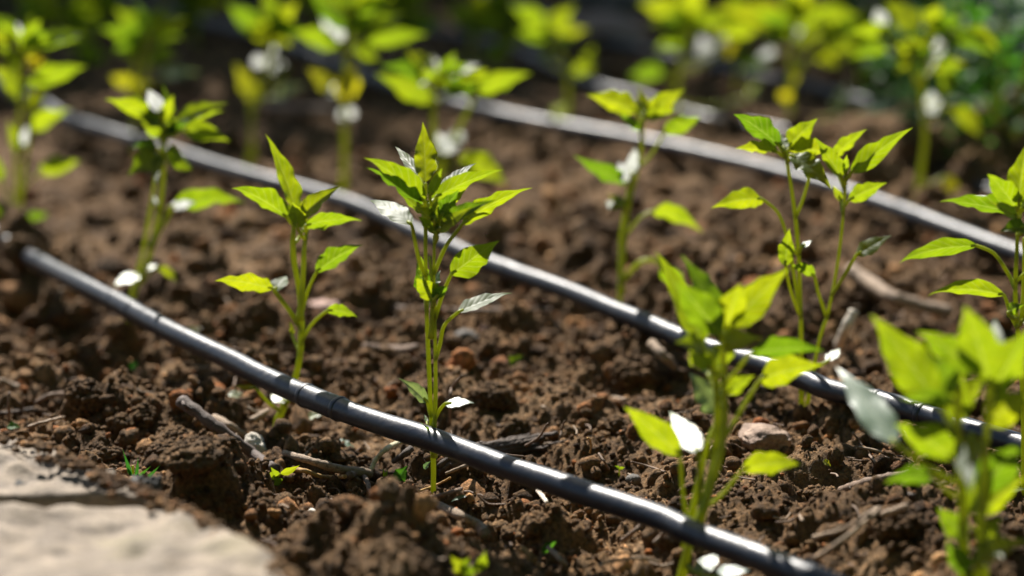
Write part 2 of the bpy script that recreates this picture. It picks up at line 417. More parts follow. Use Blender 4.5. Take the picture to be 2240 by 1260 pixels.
# ------------------------------------------------------------------ drip pipes
def pipe(pts, z, r, label, emit, ext0, ext1):
    P = [at(x, y_, z if not isinstance(z, (list, tuple)) else z[i]) for i, (x, y_) in enumerate(pts)]
    d0 = (P[0] - P[1]).normalized(); d1 = (P[-1] - P[-2]).normalized(); d0.z = d1.z = 0
    P = [P[0] + d0 * e for e in (ext0, ext0 * .5, ext0 * .25, .1, .04)] + P + [P[-1] + d1 * e for e in (.04, .1, ext1 * .25, ext1 * .5, ext1)]
    path = spline(P, 14)
    c0 = path[len(path) // 2].copy()
    es = [at(x, y_, z if not isinstance(z, (list, tuple)) else z[1]) for x, y_ in emit]
    idx = [min(range(len(path)), key=lambda i: (path[i] - e).length) for e in es]
    acc = [0]
    for i in range(1, len(path)): acc.append(acc[-1] + (path[i] - path[i - 1]).length)
    tot = acc[-1]
    # resample evenly so that bulges keep their shape
    n = int(tot / .006); rs = []; j = 0
    for i in range(n + 1):
        s = tot * i / n
        while j < len(acc) - 2 and acc[j + 1] < s: j += 1
        t = (s - acc[j]) / max(1e-9, acc[j + 1] - acc[j]); rs.append(path[j].lerp(path[j + 1], min(1, t)))
    ea = [acc[i] for i in idx]
    def rad(t):
        s = t * tot; b = r * (1 + .018 * math.sin(s * 41) + .012 * math.sin(s * 97))
        for e in ea:
            d = abs(s - e)
            if d < .024: b += r * .085 * min(1, (.024 - d) / .005)
        return b
    root = empty('drip_pipe', c0, label, 'drip pipe', 'black drip pipes lying along the rows')
    V, Fs, uv = tube([p - c0 for p in rs], rad, 24)
    mesh_obj('tube', V, Fs, M_PIPE, root, uv=uv)
    for e in ea:                            # the two moulded rings at the ends of each inline emitter
        i = min(range(len(rs)), key=lambda i_: abs(tot * i_ / n - e))
        for s in (-1, 1):
            j = max(1, min(len(rs) - 2, i + s * 3)); t = (rs[j + 1] - rs[j - 1]).normalized()
            V, Fs, uv = tube([rs[j] - c0 + t * a for a in (-.0022, -.0014, 0, .0014, .0022)], lambda q_: r * (1.07 + .075 * math.sin(math.pi * q_)), 24)
            mesh_obj('emitter_ring', V, Fs, M_PIPE, root, uv=uv)
    return root
pipe([(-60, 478), (0, 518), (40, 550), (75, 568), (160, 613), (250, 659), (370, 724), (500, 785), (560, 816), (640, 853), (760, 901), (860, 935), (950, 963), (1100, 1019), (1200, 1052), (1300, 1086), (1450, 1136), (1520, 1168), (1700, 1235), (1800, 1275), (1900, 1315)],
     [.02, .012, .008, .016, .03, .034, .036, .036, .036, .036, .036, .036, .036, .036, .036, .036, .036, .036, .036, .034, .03], .0070,
     'nearest black drip pipe, crossing low in front of the sharp central seedling', [(845, 930), (375, 727)], .8, .7)
pipe([(0, 188), (95, 228), (150, 262), (300, 308), (450, 356), (560, 388), (700, 425), (800, 458), (900, 505), (1000, 546), (1050, 570), (1150, 605), (1250, 640), (1350, 682), (1420, 709), (1480, 735), (1560, 765), (1662, 797), (1762, 831), (1807, 850), (1940, 884), (2038, 912), (2133, 944), (2229, 972), (2330, 1005)],
     .026, .0070, 'black drip pipe passing just behind the sharp central seedling', [(1085, 585), (130, 252), (1960, 890)], .8, .8)
pipe([(320, 8), (420, 42), (560, 76), (650, 108), (760, 152), (830, 180), (940, 212), (1060, 242), (1150, 262), (1250, 280), (1350, 298), (1500, 328), (1640, 360), (1760, 392), (1900, 435), (2050, 490), (2200, 545), (2330, 590)],
     .02, .0072, 'blurred black drip pipe behind the twin stemmed seedling', [(1500, 328), (2000, 470)], .8, .8)
pipe([(780, 46), (890, 64), (1010, 80), (1130, 112), (1290, 185), (1400, 214), (1530, 256), (1780, 300), (1900, 322), (2000, 352), (2150, 410)],
     .006, .0066, 'far dim drip pipe, the one farthest but one', [(1400, 214)], .9, .8)
pipe([(1200, 40), (1300, 82), (1400, 108), (1480, 128), (1620, 160), (1760, 190), (1900, 225)],
     .010, .0066, 'farthest drip pipe, a short grey piece seen by the pale rock', [], .9, .8)

# ------------------------------------------------------------------ leaves and plants
def leaf_mesh(B, T, wd, nrm, bow, fold, seed, upper, nu=18, nv=10, wave=.06, twist=0.0, base=.02):
    rng = random.Random(seed)
    ax = T - B; L = ax.length; m = ax.normalized()
    n = (nrm - m * nrm.dot(m)).normalized(); side = m.cross(n)
    U = n * upper
    ctl = (B + T) / 2 + U * (bow * L) - m * (.06 * L)
    ph = rng.uniform(0, 6.28); ph2 = rng.uniform(0, 6.28); kx = rng.uniform(2.2, 3.6)
    cup = rng.uniform(-.12, .1); curl = rng.uniform(-.03, .05)
    V = []; uv = []
    asym = rng.uniform(-.08, .08)
    for i in range(nu + 1):
        u = i / nu
        p = B * (1 - u) ** 2 + ctl * (2 * u * (1 - u)) + T * u * u
        t = (B * (-2 * (1 - u)) + ctl * (2 - 4 * u) + T * (2 * u)).normalized()
        if u > .8: p = p - U * (L * .9 * (u - .8) ** 2 * (1 if bow > 0 else -.4))
        a = twist * (u - .4)
        sd = (side - t * side.dot(t)).normalized(); nn = sd.cross(t) * (1 if sd.cross(t).dot(n) > 0 else -1)
        s2 = sd * math.cos(a) + nn * math.sin(a); n2 = nn * math.cos(a) - sd * math.sin(a)
        wu = max(0, math.sin(math.pi * u ** .74)) ** .95 * (1 - .28 * u * u) * 1.06
        if u > .6: wu *= 1 - .42 * ((u - .6) / .4) ** 1.2 * (1 - .5 * ((u - .6) / .4) ** 4)
        wu = max(wu, base * (1 - u))
        for j in range(nv + 1):
            v = -1 + 2 * j / nv
            hw = wd / 2 * wu * (1 + asym * (1 if v > 0 else -1))
            hw *= 1 + (.05 * math.sin(u * 17 + ph2 + (2 if v > 0 else 0)) + .035 * math.sin(u * 31 + ph * 2 + (4 if v > 0 else 0))) * abs(v)
            av = abs(v)
            z = fold * hw * (av - .35 * av * av) * 1.3 + cup * hw * av * av
            z += wave * wd * (1.15 * av ** 1.6 * math.sin(2 * math.pi * kx * u + ph + (1.9 if v > 0 else 0)) + .4 * av * math.sin(2 * math.pi * kx * 2.1 * u + ph2 + (3 if v > 0 else 0))) * wu
            z += .003 * wd * math.sin(2 * math.pi * (u * 8 - av ** .8 * 1.9)) * min(1, av * 3) * wu
            x = hw * v * (1 - .18 * abs(fold) * av)
            V.append(p + s2 * x + n2 * (z * upper)); uv.append((u, .5 + v / 2))
    Fs = []
    for i in range(nu):
        for j in range(nv):
            a = i * (nv + 1) + j; Fs.append((a, a + 1, a + nv + 2, a + nv + 1))
    return V, Fs, uv

def seg_near(poly, p):
    best = None
    for a, b in zip(poly[:-1], poly[1:]):
        d = b - a; t = max(0, min(1, (p - a).dot(d) / max(1e-9, d.length_squared))); q = a + d * t
        if best is None or (q - p).length < best[0]: best = ((q - p).length, q)
    return best[1]
GROUP = 'pepper seedlings growing in rows along the drip pipes'
W = dict
def plant(base, stems, leaves, label, seed=0, rad=.0026, fine=False, extra=0):
    """stems: pixel polylines from the ground up; leaves: (base px, tip px, apparent width px, turn) + options"""
    rng = random.Random(seed)
    g = at(*base); y0 = g.y
    root = empty('pepper_seedling', (g.x, g.y, 0), label, 'pepper plant', GROUP)
    O = Vector((g.x, g.y, 0)); polys = []
    for si, st in enumerate(stems):
        pts = []
        for i, p in enumerate(st):
            dy = p[2] if len(p) > 2 else (0 if si == 0 else .006 * si * (-1) ** si) * min(1, i / 2)
            pts.append(aty(p[0], p[1], y0 + dy))
        if si == 0 or st[0][1] > base[1] - 60: pts = [pts[0] + Vector((0, 0, -.02)) + (pts[0] - pts[1]) * .05] + pts
        path = spline(pts, 6); polys.append(path)
        k = rad * (1 if si == 0 else .8)
        nn = rng.uniform(0, 9)
        V, Fs, uv = tube([p - O for p in path], lambda t: k * (1.12 - .5 * t + .45 * math.exp(-t * 14)) * (1 + .07 * math.sin(t * 23 + nn)), 10)
        mesh_obj('stem', V, Fs, M_STEM, root, uv=uv)
    allp = [p for q_ in polys for p in q_]
    if extra:                               # fill the crown round each tip
        Ls = sorted(math.hypot(l[2] - l[0], l[3] - l[1]) for l in leaves); Lm = Ls[int(len(Ls) * .6)]; leaves = list(leaves)
        for i in range(extra):
            st = stems[0 if i % 3 else (len(stems) > 1 and stems[1][-1][1] < stems[0][-1][1] + 40)]; tx_, ty_ = st[-1][:2]
            a = i * 2.4 + rng.uniform(-.4, .4); L = Lm * rng.uniform(.6, 1.0); d = rng.uniform(0, .5) * Lm
            bx, by = tx_ + rng.uniform(-6, 6) + math.cos(a) * 8, ty_ + d
            leaves.append((bx, by, bx + math.cos(a) * L, by - abs(math.sin(a)) * L * .75 + d * .35 - 8, Lm * rng.uniform(.27, .37), rng.choice((-40, -32, -25, -20, 30)),
                           W(db=.014 * math.sin(a * 1.7), dt=.045 * math.sin(a * 1.7))))
    for li, lf in enumerate(leaves):
        bx, by, tx, ty, wpx, phi = lf[:6]; o = lf[6] if len(lf) > 6 else {}
        dyb = o.get('db', rng.uniform(-.012, .012)); dyt = o.get('dt', dyb + rng.uniform(-.022, .022))
        B = aty(bx, by, y0 + dyb); T = aty(tx, ty, y0 + dyt)
        k = (B - CAM).dot(FWD) / F
        c = (CAM - B).normalized(); hv = (sdir + c).normalized()
        gl = phi >= 40
        if gl:                              # a leaf lying so that the sun glances off its upper face
            bd = min(((abs((aty(tx, ty, y0 + dyb + q_ * .004) - B).normalized().dot(hv)), abs(q_), q_) for q_ in range(-14, 15)))
            T = aty(tx, ty, y0 + dyb + bd[2] * .004)
        m = (T - B).normalized()
        n0 = (c - m * c.dot(m)).normalized()
        best = None
        for sg in (1, -1):
            nn = Matrix.Rotation(sg * R(abs(phi)), 3, m) @ n0
            if best is None or (nn.z > best.z) == (phi > 0): best = nn
        if gl: best = (hv - m * hv.dot(m)).normalized()
        wd = 1.1 * wpx * k / max(.4, abs(best.dot((c - m * c.dot(m)).normalized())))
        wd = min(wd, (T - B).length * .70)
        upper = 1 if phi > 0 else -1
        V, Fs, uv = leaf_mesh(B - O, T - O, wd, best, o.get('bow', rng.uniform(.02, .14)) * (.3 if gl else 1), o.get('fold', rng.uniform(.15, .5)) * (.35 if gl else 1), seed * 100 + li, upper if not gl else 1,
                              26 if fine else 16, 14 if fine else 8, o.get('wave', rng.uniform(.03, .08)) * (.35 if gl else 1), 0 if gl else o.get('tw', rng.uniform(-.5, .5)))
        lo = mesh_obj('leaf', V, Fs, o.get('m', M_LEAF), root, uv=uv)
        # petiole
        if 'a' in o: A = min(allp, key=lambda p: (p - aty(o['a'][0], o['a'][1], y0)).length)
        else:
            dist_ = (B - seg_near(polys[0], B)).length
            if len(polys) > 1: dist_ = min((B - seg_near(q_, B)).length for q_ in polys)
            tgt = B - Vector((0, 0, .35 * dist_ + 10 * k))
            A = min((seg_near(q_, tgt) for q_ in polys), key=lambda p: (p - tgt).length)
        if (A - B).length > .004:
            mids = [aty(x, y_, y0 + dyb * .6) for x, y_ in o.get('via', [])]
            if not mids: mids = [(A + B) / 2 + Vector((0, 0, -.08 * (A - B).length)) + (B - A).cross(Vector((0, 1, 0))).normalized() * 0]
            dirn = (Vector(V[(8 if not fine else 14) // 2 + (9 if not fine else 15)]) + O - B)
            pth = spline([A] + mids + [B, B + dirn.normalized() * .004], 6)
            rp = o.get('rp', .00105)
            PV, PF, puv = tube([p - O for p in pth], lambda t: rp * (1.25 - .4 * t), 8)
            mesh_obj('petiole', PV, PF, M_STEM, lo, uv=puv)
    return root
W = dict
# -- sharp central seedling
plant((950, 1075), [
    [(948, 1078), (948, 1010), (944, 940), (940, 840), (934, 700), (931, 560), (931, 470), (931, 400)],
    [(950, 1000, -.001), (951, 930, -.003), (953, 830, -.004), (951, 700, -.004), (949, 600, -.004), (951, 520, -.004), (955, 470, -.004)],
    [(943, 740, -.004), (946, 640, -.006), (940, 560, -.004)]],
  [(931, 398, 926, 266, 47, -18, W(db=0, dt=.01, bow=.02, fold=.2)),
   (922, 392, 862, 315, 24, 45, W(db=.015, dt=.03, bow=.06, fold=.5, wave=.1)),
   (928, 440, 797, 341, 40, -42, W(db=-.005, dt=-.025, bow=.08, fold=.75, wave=.05)),
   (922, 450, 802, 362, 26, -66, W(db=-.002, dt=-.018, bow=.04, fold=.2, wave=.06)),
   (900, 492, 806, 434, 38, 42, W(db=-.008, dt=-.02, bow=.34, fold=.2, a=(925, 612), via=[(917, 570), (906, 520)], wave=.07)),
   (940, 432, 967, 366, 22, -20, W(db=-.008, dt=-.012, bow=.02)),
   (953, 432, 1100, 369, 33, -35, W(db=-.004, dt=.0, bow=.1, fold=.35, wave=.05)),
   (965, 415, 1043, 353, 20, 48, W(db=.012, dt=.03, bow=.1)),
   (968, 488, 1085, 436, 32, 20, W(db=-.012, dt=-.03, bow=.12, fold=.5)),
   (1011, 491, 1162, 408, 38, -42, W(db=.0, dt=.012, bow=.13, fold=.45, a=(950, 592), via=[(975, 540)])),
   (962, 478, 1004, 414, 36, -15, W(db=-.012, dt=-.012)),
   (950, 486, 958, 430, 22, -30, W(db=-.016, dt=-.012)),
   (946, 470, 925, 430, 16, 20, W(db=.01, dt=.012)),
   (957, 517, 914, 473, 26, -38, W(db=-.014, dt=-.02, bow=.15, fold=.6)),
   (957, 510, 972, 492, 12, 30, W(db=-.012, dt=-.016)),
   (987, 601, 1093, 524, 58, -16, W(db=-.006, dt=-.01, bow=.05, fold=.25, a=(951, 690), via=[(968, 645)], tw=-.2)),
   (950, 659, 908, 606, 40, -22, W(db=-.014, dt=-.02, bow=.2, fold=.3)),
   (950, 655, 980, 625, 26, -30, W(db=-.015, dt=-.022, bow=.2, fold=.3)),
   (930, 645, 912, 572, 40, 25, W(db=.012, dt=.016, bow=.1)),
   (940, 470, 988, 398, 30, -26, W(db=.01, dt=.02)), (958, 505, 1032, 452, 26, 24, W(db=-.014, dt=-.03)), (925, 468, 872, 420, 24, -42, W(db=.008, dt=.016)), (948, 478, 905, 452, 22, 26, W(db=-.012, dt=-.03)), (972, 455, 1030, 400, 24, -36, W(db=.01, dt=.012)),
   (938, 640, 964, 590, 30, 30, W(db=.012, dt=.02, bow=.1)),
   (928, 610, 921, 560, 22, -20, W(db=.008, dt=.01)),
   (1001, 684, 1121, 637, 26, 42, W(db=-.004, dt=-.012, bow=.14, fold=.5, a=(957, 790), via=[(963, 750), (972, 712)], wave=.05)),
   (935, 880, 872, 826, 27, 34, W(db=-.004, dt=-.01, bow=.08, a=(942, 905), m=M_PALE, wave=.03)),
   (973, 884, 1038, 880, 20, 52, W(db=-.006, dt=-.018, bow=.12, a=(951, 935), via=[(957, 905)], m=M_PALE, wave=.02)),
   (935, 930, 928, 905, 7, 10, W(rp=.0006)), (937, 940, 922, 925, 6, 10, W(rp=.0006)), (939, 950, 930, 940, 5, -10, W(rp=.0006))],
  'sharpest seedling, tall with two close stems, in the middle of the nearest row', 1, .00155, True)
# -- seedling left of it
plant((612, 918), [
    [(606, 925), (616, 900), (648, 820), (659, 739), (656, 650), (642, 561), (642, 505), (648, 470)],
    [(655, 700, -.004), (662, 620, -.004), (666, 540, -.002), (672, 500, 0)]],
  [(650, 468, 584, 292, 40, -34, W(db=0, dt=.01, bow=.06, fold=.55)),
   (652, 470, 640, 415, 26, 30, W(db=.012, dt=.03)),
   (628, 476, 506, 408, 42, -38, W(db=0, dt=-.02, bow=.15, fold=.6)),
   (659, 474, 748, 405, 38, 30, W(db=-.006, dt=-.016, bow=.1, fold=.5)),
   (668, 494, 792, 480, 32, -44, W(db=-.004, dt=.004, bow=.14)),
   (650, 478, 700, 420, 26, -28, W(db=.01, dt=.02)), (646, 486, 600, 440, 24, 28, W(db=.01, dt=.02)), (652, 500, 640, 440, 34, -25, W(db=-.012, dt=-.02)),
   (662, 505, 690, 470, 22, -20, W(db=.01, dt=.02)),
   (692, 596, 793, 533, 40, -32, W(db=0, dt=-.01, bow=.12, a=(664, 690), via=[(672, 640)])),
   (598, 633, 467, 611, 36, -40, W(db=-.004, dt=-.03, bow=.1, a=(652, 722), via=[(635, 680)])),
   (600, 638, 628, 602, 34, 48, W(db=-.002, dt=.01, bow=.3, a=(652, 722), via=[(632, 680)])),
   (714, 681, 784, 694, 24, -46, W(db=-.004, dt=-.012, bow=.22, a=(664, 760), via=[(680, 712)])),
   (640, 735, 634, 700, 10, 20, W(db=.01)),
   (628, 880, 590, 862, 26, 44, W(db=-.004, dt=-.016, m=M_PALE, bow=.25)),
   (560, 850, 510, 843, 12, 50, W(db=-.01, dt=-.02, m=M_YELLOW, a=(616, 900)))],
  'seedling with a long upright top leaf, next one left of the sharp central seedling', 2, .0024, True)
# -- third from the left in the nearest row
plant((267, 718), [
    [(262, 720), (290, 652), (332, 542), (355, 413), (357, 330), (360, 275)],
    [(285, 660, .004), (310, 560, .006), (330, 450, .004), (345, 350, 0)],
    [(330, 545, -.006), (356, 490, -.008), (372, 450, -.006)]],
  [(340, 262, 228, 214, 36, -30, W(dt=-.02)), (350, 246, 322, 192, 30, 50, W(db=-.005, dt=.01)), (352, 252, 340, 215, 16, 50),
   (366, 272, 357, 186, 28, -30), (388, 264, 497, 224, 34, 34, W(dt=-.02)), (395, 275, 490, 240, 20, -50), (401, 283, 503, 308, 44, -25, W(bow=.08)),
   (348, 300, 300, 240, 34, -35), (352, 342, 280, 382, 50, 28, W(db=-.01, dt=-.03, bow=.2)), (350, 338, 340, 402, 24, 48, W(db=-.012, dt=-.02)),
   (366, 330, 404, 350, 34, -30), (378, 455, 540, 441, 40, -45, W(bow=.16, dt=-.01, a=(350, 530))), (372, 456, 434, 440, 22, 50, W(db=-.01, dt=-.02, a=(350, 530))),
   (346, 280, 296, 205, 30, -28), (368, 300, 432, 262, 30, -34), (344, 322, 286, 322, 28, 30), (362, 345, 424, 372, 30, -30), (356, 268, 380, 205, 26, -24),
   (340, 450, 330, 420, 12, 40), (304, 600, 246, 626, 34, 44, W(db=-.006, dt=-.02, m=M_PALE, a=(305, 615))), (345, 585, 389, 620, 18, -30, W(bow=.3, db=-.01, dt=-.02, a=(305, 640), via=[(325, 600)])),
   (318, 590, 345, 578, 16, 45, W(m=M_PALE)), (322, 690, 340, 700, 16, 45, W(m=M_PALE, a=(285, 690)))],
  'leaning bushy seedling behind the left half of the nearest pipe', 3, .0024, extra=4)
# -- left edge
plant((36, 524), [
    [(34, 526), (37, 440), (36, 333), (44, 220), (46, 140), (46, 80)],
    [(40, 500, .005), (52, 380, .006), (66, 280, .006), (62, 200, .004)]],
  [(90, 94, 196, 72, 32, 34, W(dt=-.02, a=(47, 140))), (80, 105, 185, 86, 22, -45, W(a=(47, 140))), (62, 190, 190, 143, 42, -38), (62, 150, 98, 112, 30, -22, W(m=M_YELLOW)),
   (71, 288, 158, 236, 38, -55), (52, 214, -20, 140, 42, -40), (40, 100, 38, 45, 22, 48), (58, 100, 68, 28, 24, -22), (36, 92, -35, 30, 44, -38), (40, 150, -10, 95, 40, 20),
   (88, 378, 178, 352, 38, -36, W(bow=.15, a=(42, 440), via=[(62, 400)])), (2, 398, -30, 325, 30, -30, W(a=(34, 460))), (60, 484, 106, 466, 20, -40, W(a=(38, 520))), (4, 470, -40, 430, 30, -40, W(a=(35, 515))),
   (40, 335, 18, 262, 24, 24), (50, 320, 60, 270, 18, 44), (48, 110, 90, 40, 30, -28), (36, 220, 12, 160, 30, -20), (60, 240, 110, 190, 30, 30)],
  'tall blurred seedling at the left edge, where the nearest pipe goes under soil', 4, .0025, extra=6)
# -- second row, from the left
plant((292, 328), [[(288, 330), (300, 240), (318, 150), (324, 80)], [(296, 300, .006), (290, 200, .006), (300, 110, .004)]],
  [(318, 82, 218, 62, 36, -34), (326, 76, 408, 42, 34, -30), (322, 70, 298, 8, 34, -24), (328, 72, 366, 4, 32, -24), (300, 110, 296, 68, 34, 50), (330, 90, 400, 80, 22, -50),
   (345, 172, 436, 158, 26, 36, W(m=M_PALE, a=(310, 190))), (296, 190, 240, 166, 28, -25, W(m=M_YELLOW)), (280, 200, 330, 180, 30, -20, W(m=M_YELLOW)), (310, 90, 250, 110, 36, -30), (316, 70, 250, 18, 34, -30)],
  'blurred seedling at upper left, behind the bushy leaning one', 5, .003, extra=7)
plant((546, 348), [[(544, 350), (549, 330), (554, 240), (579, 178), (592, 95), (592, 60)], [(552, 300, .006), (545, 220, .004)]],
  [(562, 66, 498, 10, 42, -28), (586, 72, 652, 4, 44, -24), (592, 62, 580, -30, 40, -24), (590, 80, 530, 70, 36, -36), (604, 128, 600, 90, 26, 50), (572, 148, 560, 116, 28, 50), (618, 168, 606, 130, 34, 50),
   (600, 80, 660, 60, 34, -35), (556, 222, 514, 138, 40, -15, W(m=M_YELLOW)), (602, 210, 668, 186, 28, 32, W(m=M_PALE)), (586, 95, 640, 95, 26, -45)],
  'blurred seedling with a yellow lower leaf on its left, in the second row', 6, .003, extra=7)
plant((750, 418), [[(750, 420), (753, 365), (754, 270), (757, 152), (760, 63), (764, 20)]],
  [(757, 66, 672, -30, 52, -24), (767, 54, 852, -44, 50, -24), (786, 76, 886, 26, 34, 30), (800, 94, 938, 74, 38, -30), (742, 104, 634, 66, 42, -34), (760, 40, 764, -50, 44, -20),
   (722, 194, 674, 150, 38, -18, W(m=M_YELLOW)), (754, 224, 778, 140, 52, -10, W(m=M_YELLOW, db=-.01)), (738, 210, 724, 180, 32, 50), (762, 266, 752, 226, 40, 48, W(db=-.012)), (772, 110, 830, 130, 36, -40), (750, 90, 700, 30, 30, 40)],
  'blurred seedling with broad spread leaves cut by the top edge of the picture', 7, .0034, extra=4)
plant((968, 525), [[(966, 528), (958, 430), (948, 290), (950, 206), (960, 160)], [(955, 400, .006), (1000, 290, .006), (1034, 222, .004)]],
  [(944, 222, 822, 160, 44, -28), (936, 156, 888, 108, 36, -25), (930, 172, 834, 142, 34, -44), (990, 172, 984, 122, 36, 48), (1040, 200, 1162, 158, 40, -34), (979, 206, 1056, 166, 42, -28),
   (968, 190, 960, 140, 36, -24), (1000, 160, 1052, 140, 26, 46), (1010, 190, 1070, 150, 30, -30), (975, 340, 1008, 272, 44, 50, W(db=-.012, dt=-.02)), (966, 335, 956, 285, 36, 40),
   (1010, 342, 1112, 408, 52, -24, W(bow=.22, db=-.02, dt=-.03, a=(955, 420))), (950, 360, 905, 370, 30, 40, W(m=M_PALE)), (934, 165, 920, 190, 26, 40)],
  'blurred seedling with flat spread leaves right above the sharp central seedling', 8, .0033, extra=5)
plant((1356, 722), [
    [(1352, 725), (1356, 640), (1368, 499), (1383, 412), (1401, 346), (1405, 262)],
    [(1358, 640, .005), (1358, 520, .006), (1370, 440, .003)]],
  [(1394, 246, 1283, 206, 48, -22, W(dt=-.01, bow=.14, a=(1388, 300))), (1410, 252, 1397, 192, 30, -20), (1416, 250, 1498, 194, 42, -20, W(dt=.0)), (1414, 240, 1480, 205, 24, 45), (1453, 292, 1535, 254, 36, -28, W(a=(1400, 368))),
   (1375, 402, 1254, 340, 36, -34, W(bow=-.06)), (1380, 384, 1390, 318, 28, 48, W(db=-.012)), (1372, 400, 1352, 350, 26, 46), (1368, 452, 1322, 440, 28, 48, W(db=-.012, dt=-.02)), (1362, 450, 1330, 425, 20, -40),
   (1425, 462, 1538, 506, 36, -38, W(bow=.2, a=(1380, 512), via=[(1398, 478)])), (1450, 588, 1500, 640, 36, -30, W(a=(1366, 616), via=[(1398, 575), (1432, 570)], rp=.0017)), (1406, 258, 1440, 215, 26, -30)],
  'seedling with a pair of leafy tiers behind the second pipe, right of centre', 9, .0024, extra=3)
# -- twin stemmed
plant((1754, 905), [
    [(1754, 908), (1752, 830), (1752, 748), (1751, 664), (1745, 531), (1734, 431), (1723, 364), (1714, 332)],
    [(1764, 900, .002), (1790, 753, .002), (1812, 681, .002), (1834, 564, .002), (1846, 453, .002), (1851, 380, .002)]],
  [(1704, 319, 1604, 247, 46, -30, W(bow=.12)), (1701, 333, 1607, 323, 28, -42), (1723, 322, 1788, 258, 46, -18, W(dt=.01)), (1723, 327, 1832, 332, 36, -42), (1729, 339, 1820, 412, 42, 32, W(bow=.16, db=-.01, dt=-.03)),
   (1716, 330, 1700, 285, 20, 30), (1668, 436, 1556, 453, 44, -30, W(bow=.2, a=(1750, 690), via=[(1735, 590), (1722, 520), (1702, 466)])), (1718, 583, 1727, 498, 34, -15, W(db=-.018, dt=-.02, a=(1752, 700), via=[(1731, 640)])),
   (1770, 390, 1785, 330, 22, -40, W(a=(1741, 485))), (1752, 542, 1776, 525, 16, 48, W(m=M_PALE)), (1735, 545, 1714, 528, 14, 45, W(m=M_PALE)), (1782, 605, 1728, 578, 24, -38, W(a=(1806, 695), via=[(1790, 640)], dt=-.02)),
   (1843, 390, 1782, 298, 34, -30), (1822, 345, 1896, 281, 28, -38, W(db=.01, a=(1848, 420))), (1862, 378, 1996, 277, 44, -25, W(bow=.05)), (1857, 438, 1940, 398, 36, -28), (1851, 385, 1853, 335, 14, -20),
   (1873, 558, 1951, 513, 32, 36, W(a=(1832, 640), via=[(1850, 598)])), (1840, 440, 1822, 405, 16, -20), (1810, 790, 1838, 760, 20, 44, W(m=M_PALE, a=(1785, 790)))],
  'slender twin stemmed seedling, its thin stems spread in a V', 10, .00175, True)
# -- right edge
plant((2240, 1095), [
    [(2241, 1098), (2239, 980), (2238, 870), (2226, 719), (2221, 633), (2226, 510), (2226, 462)],
    [(2236, 700, .004), (2240, 600, .006), (2240, 520, .004)]],
  [(2138, 538, 1961, 574, 36, -34, W(bow=.16, a=(2220, 640), via=[(2206, 600), (2176, 556)], dt=-.02)), (2197, 647, 2026, 644, 34, -40, W(bow=.18, a=(2236, 715), fold=.6, dt=-.02)),
   (2226, 469, 2052, 436, 36, -42, W(dt=-.02, bow=.05)), (2226, 460, 2159, 377, 46, -28), (2229, 442, 2246, 312, 56, -15, W(fold=.6)), (2220, 450, 2106, 426, 24, 44, W(db=.012, dt=.03)),
   (2244, 497, 2189, 506, 36, 36, W(db=-.014, dt=-.02)), (2205, 685, 2240, 665, 30, -30), (2234, 462, 2335, 400, 46, -30), (2240, 600, 2345, 566, 44, -35), (2236, 455, 2300, 330, 44, -25), (2238, 700, 2330, 690, 40, 40),
   (2226, 474, 2160, 440, 24, 30, W(db=-.01, dt=-.03))],
  'sharp seedling cut by the right edge, two drooping leaves on its left', 11, .0017, True)
# -- close, blurred
plant((1496, 1272), [
    [(1488, 1280), (1510, 1186), (1539, 1100), (1567, 974), (1567, 849), (1552, 765)],
    [(1520, 1170, -.004), (1556, 1060, -.006), (1582, 960, -.006), (1584, 840, -.006), (1580, 730, -.004)],
    [(1500, 1200, .006), (1520, 1090, .008), (1550, 960, .006)]],
  [(1539, 755, 1436, 548, 56, -24, W(bow=.05)), (1572, 705, 1493, 556, 56, -34), (1576, 735, 1477, 614, 76, -15, W(db=-.012, dt=-.02)), (1588, 722, 1620, 618, 62, -16), (1600, 715, 1726, 584, 70, -24, W(bow=.1)),
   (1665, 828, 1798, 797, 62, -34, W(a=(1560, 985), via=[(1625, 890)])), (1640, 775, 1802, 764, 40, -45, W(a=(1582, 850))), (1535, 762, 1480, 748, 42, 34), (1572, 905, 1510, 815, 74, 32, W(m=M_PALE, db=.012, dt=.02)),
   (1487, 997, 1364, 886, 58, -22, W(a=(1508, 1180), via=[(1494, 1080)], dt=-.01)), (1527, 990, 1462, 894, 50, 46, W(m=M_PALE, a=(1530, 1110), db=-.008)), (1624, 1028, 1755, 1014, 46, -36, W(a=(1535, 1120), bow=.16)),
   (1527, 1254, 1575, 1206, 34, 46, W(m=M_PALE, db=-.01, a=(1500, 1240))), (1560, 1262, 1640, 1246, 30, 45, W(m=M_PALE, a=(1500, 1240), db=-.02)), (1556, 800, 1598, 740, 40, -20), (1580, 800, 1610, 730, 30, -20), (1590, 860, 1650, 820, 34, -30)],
  'close blurred seedling with a white glinting leaf, its stem crossed by the nearest pipe', 12, .0027, extra=3)
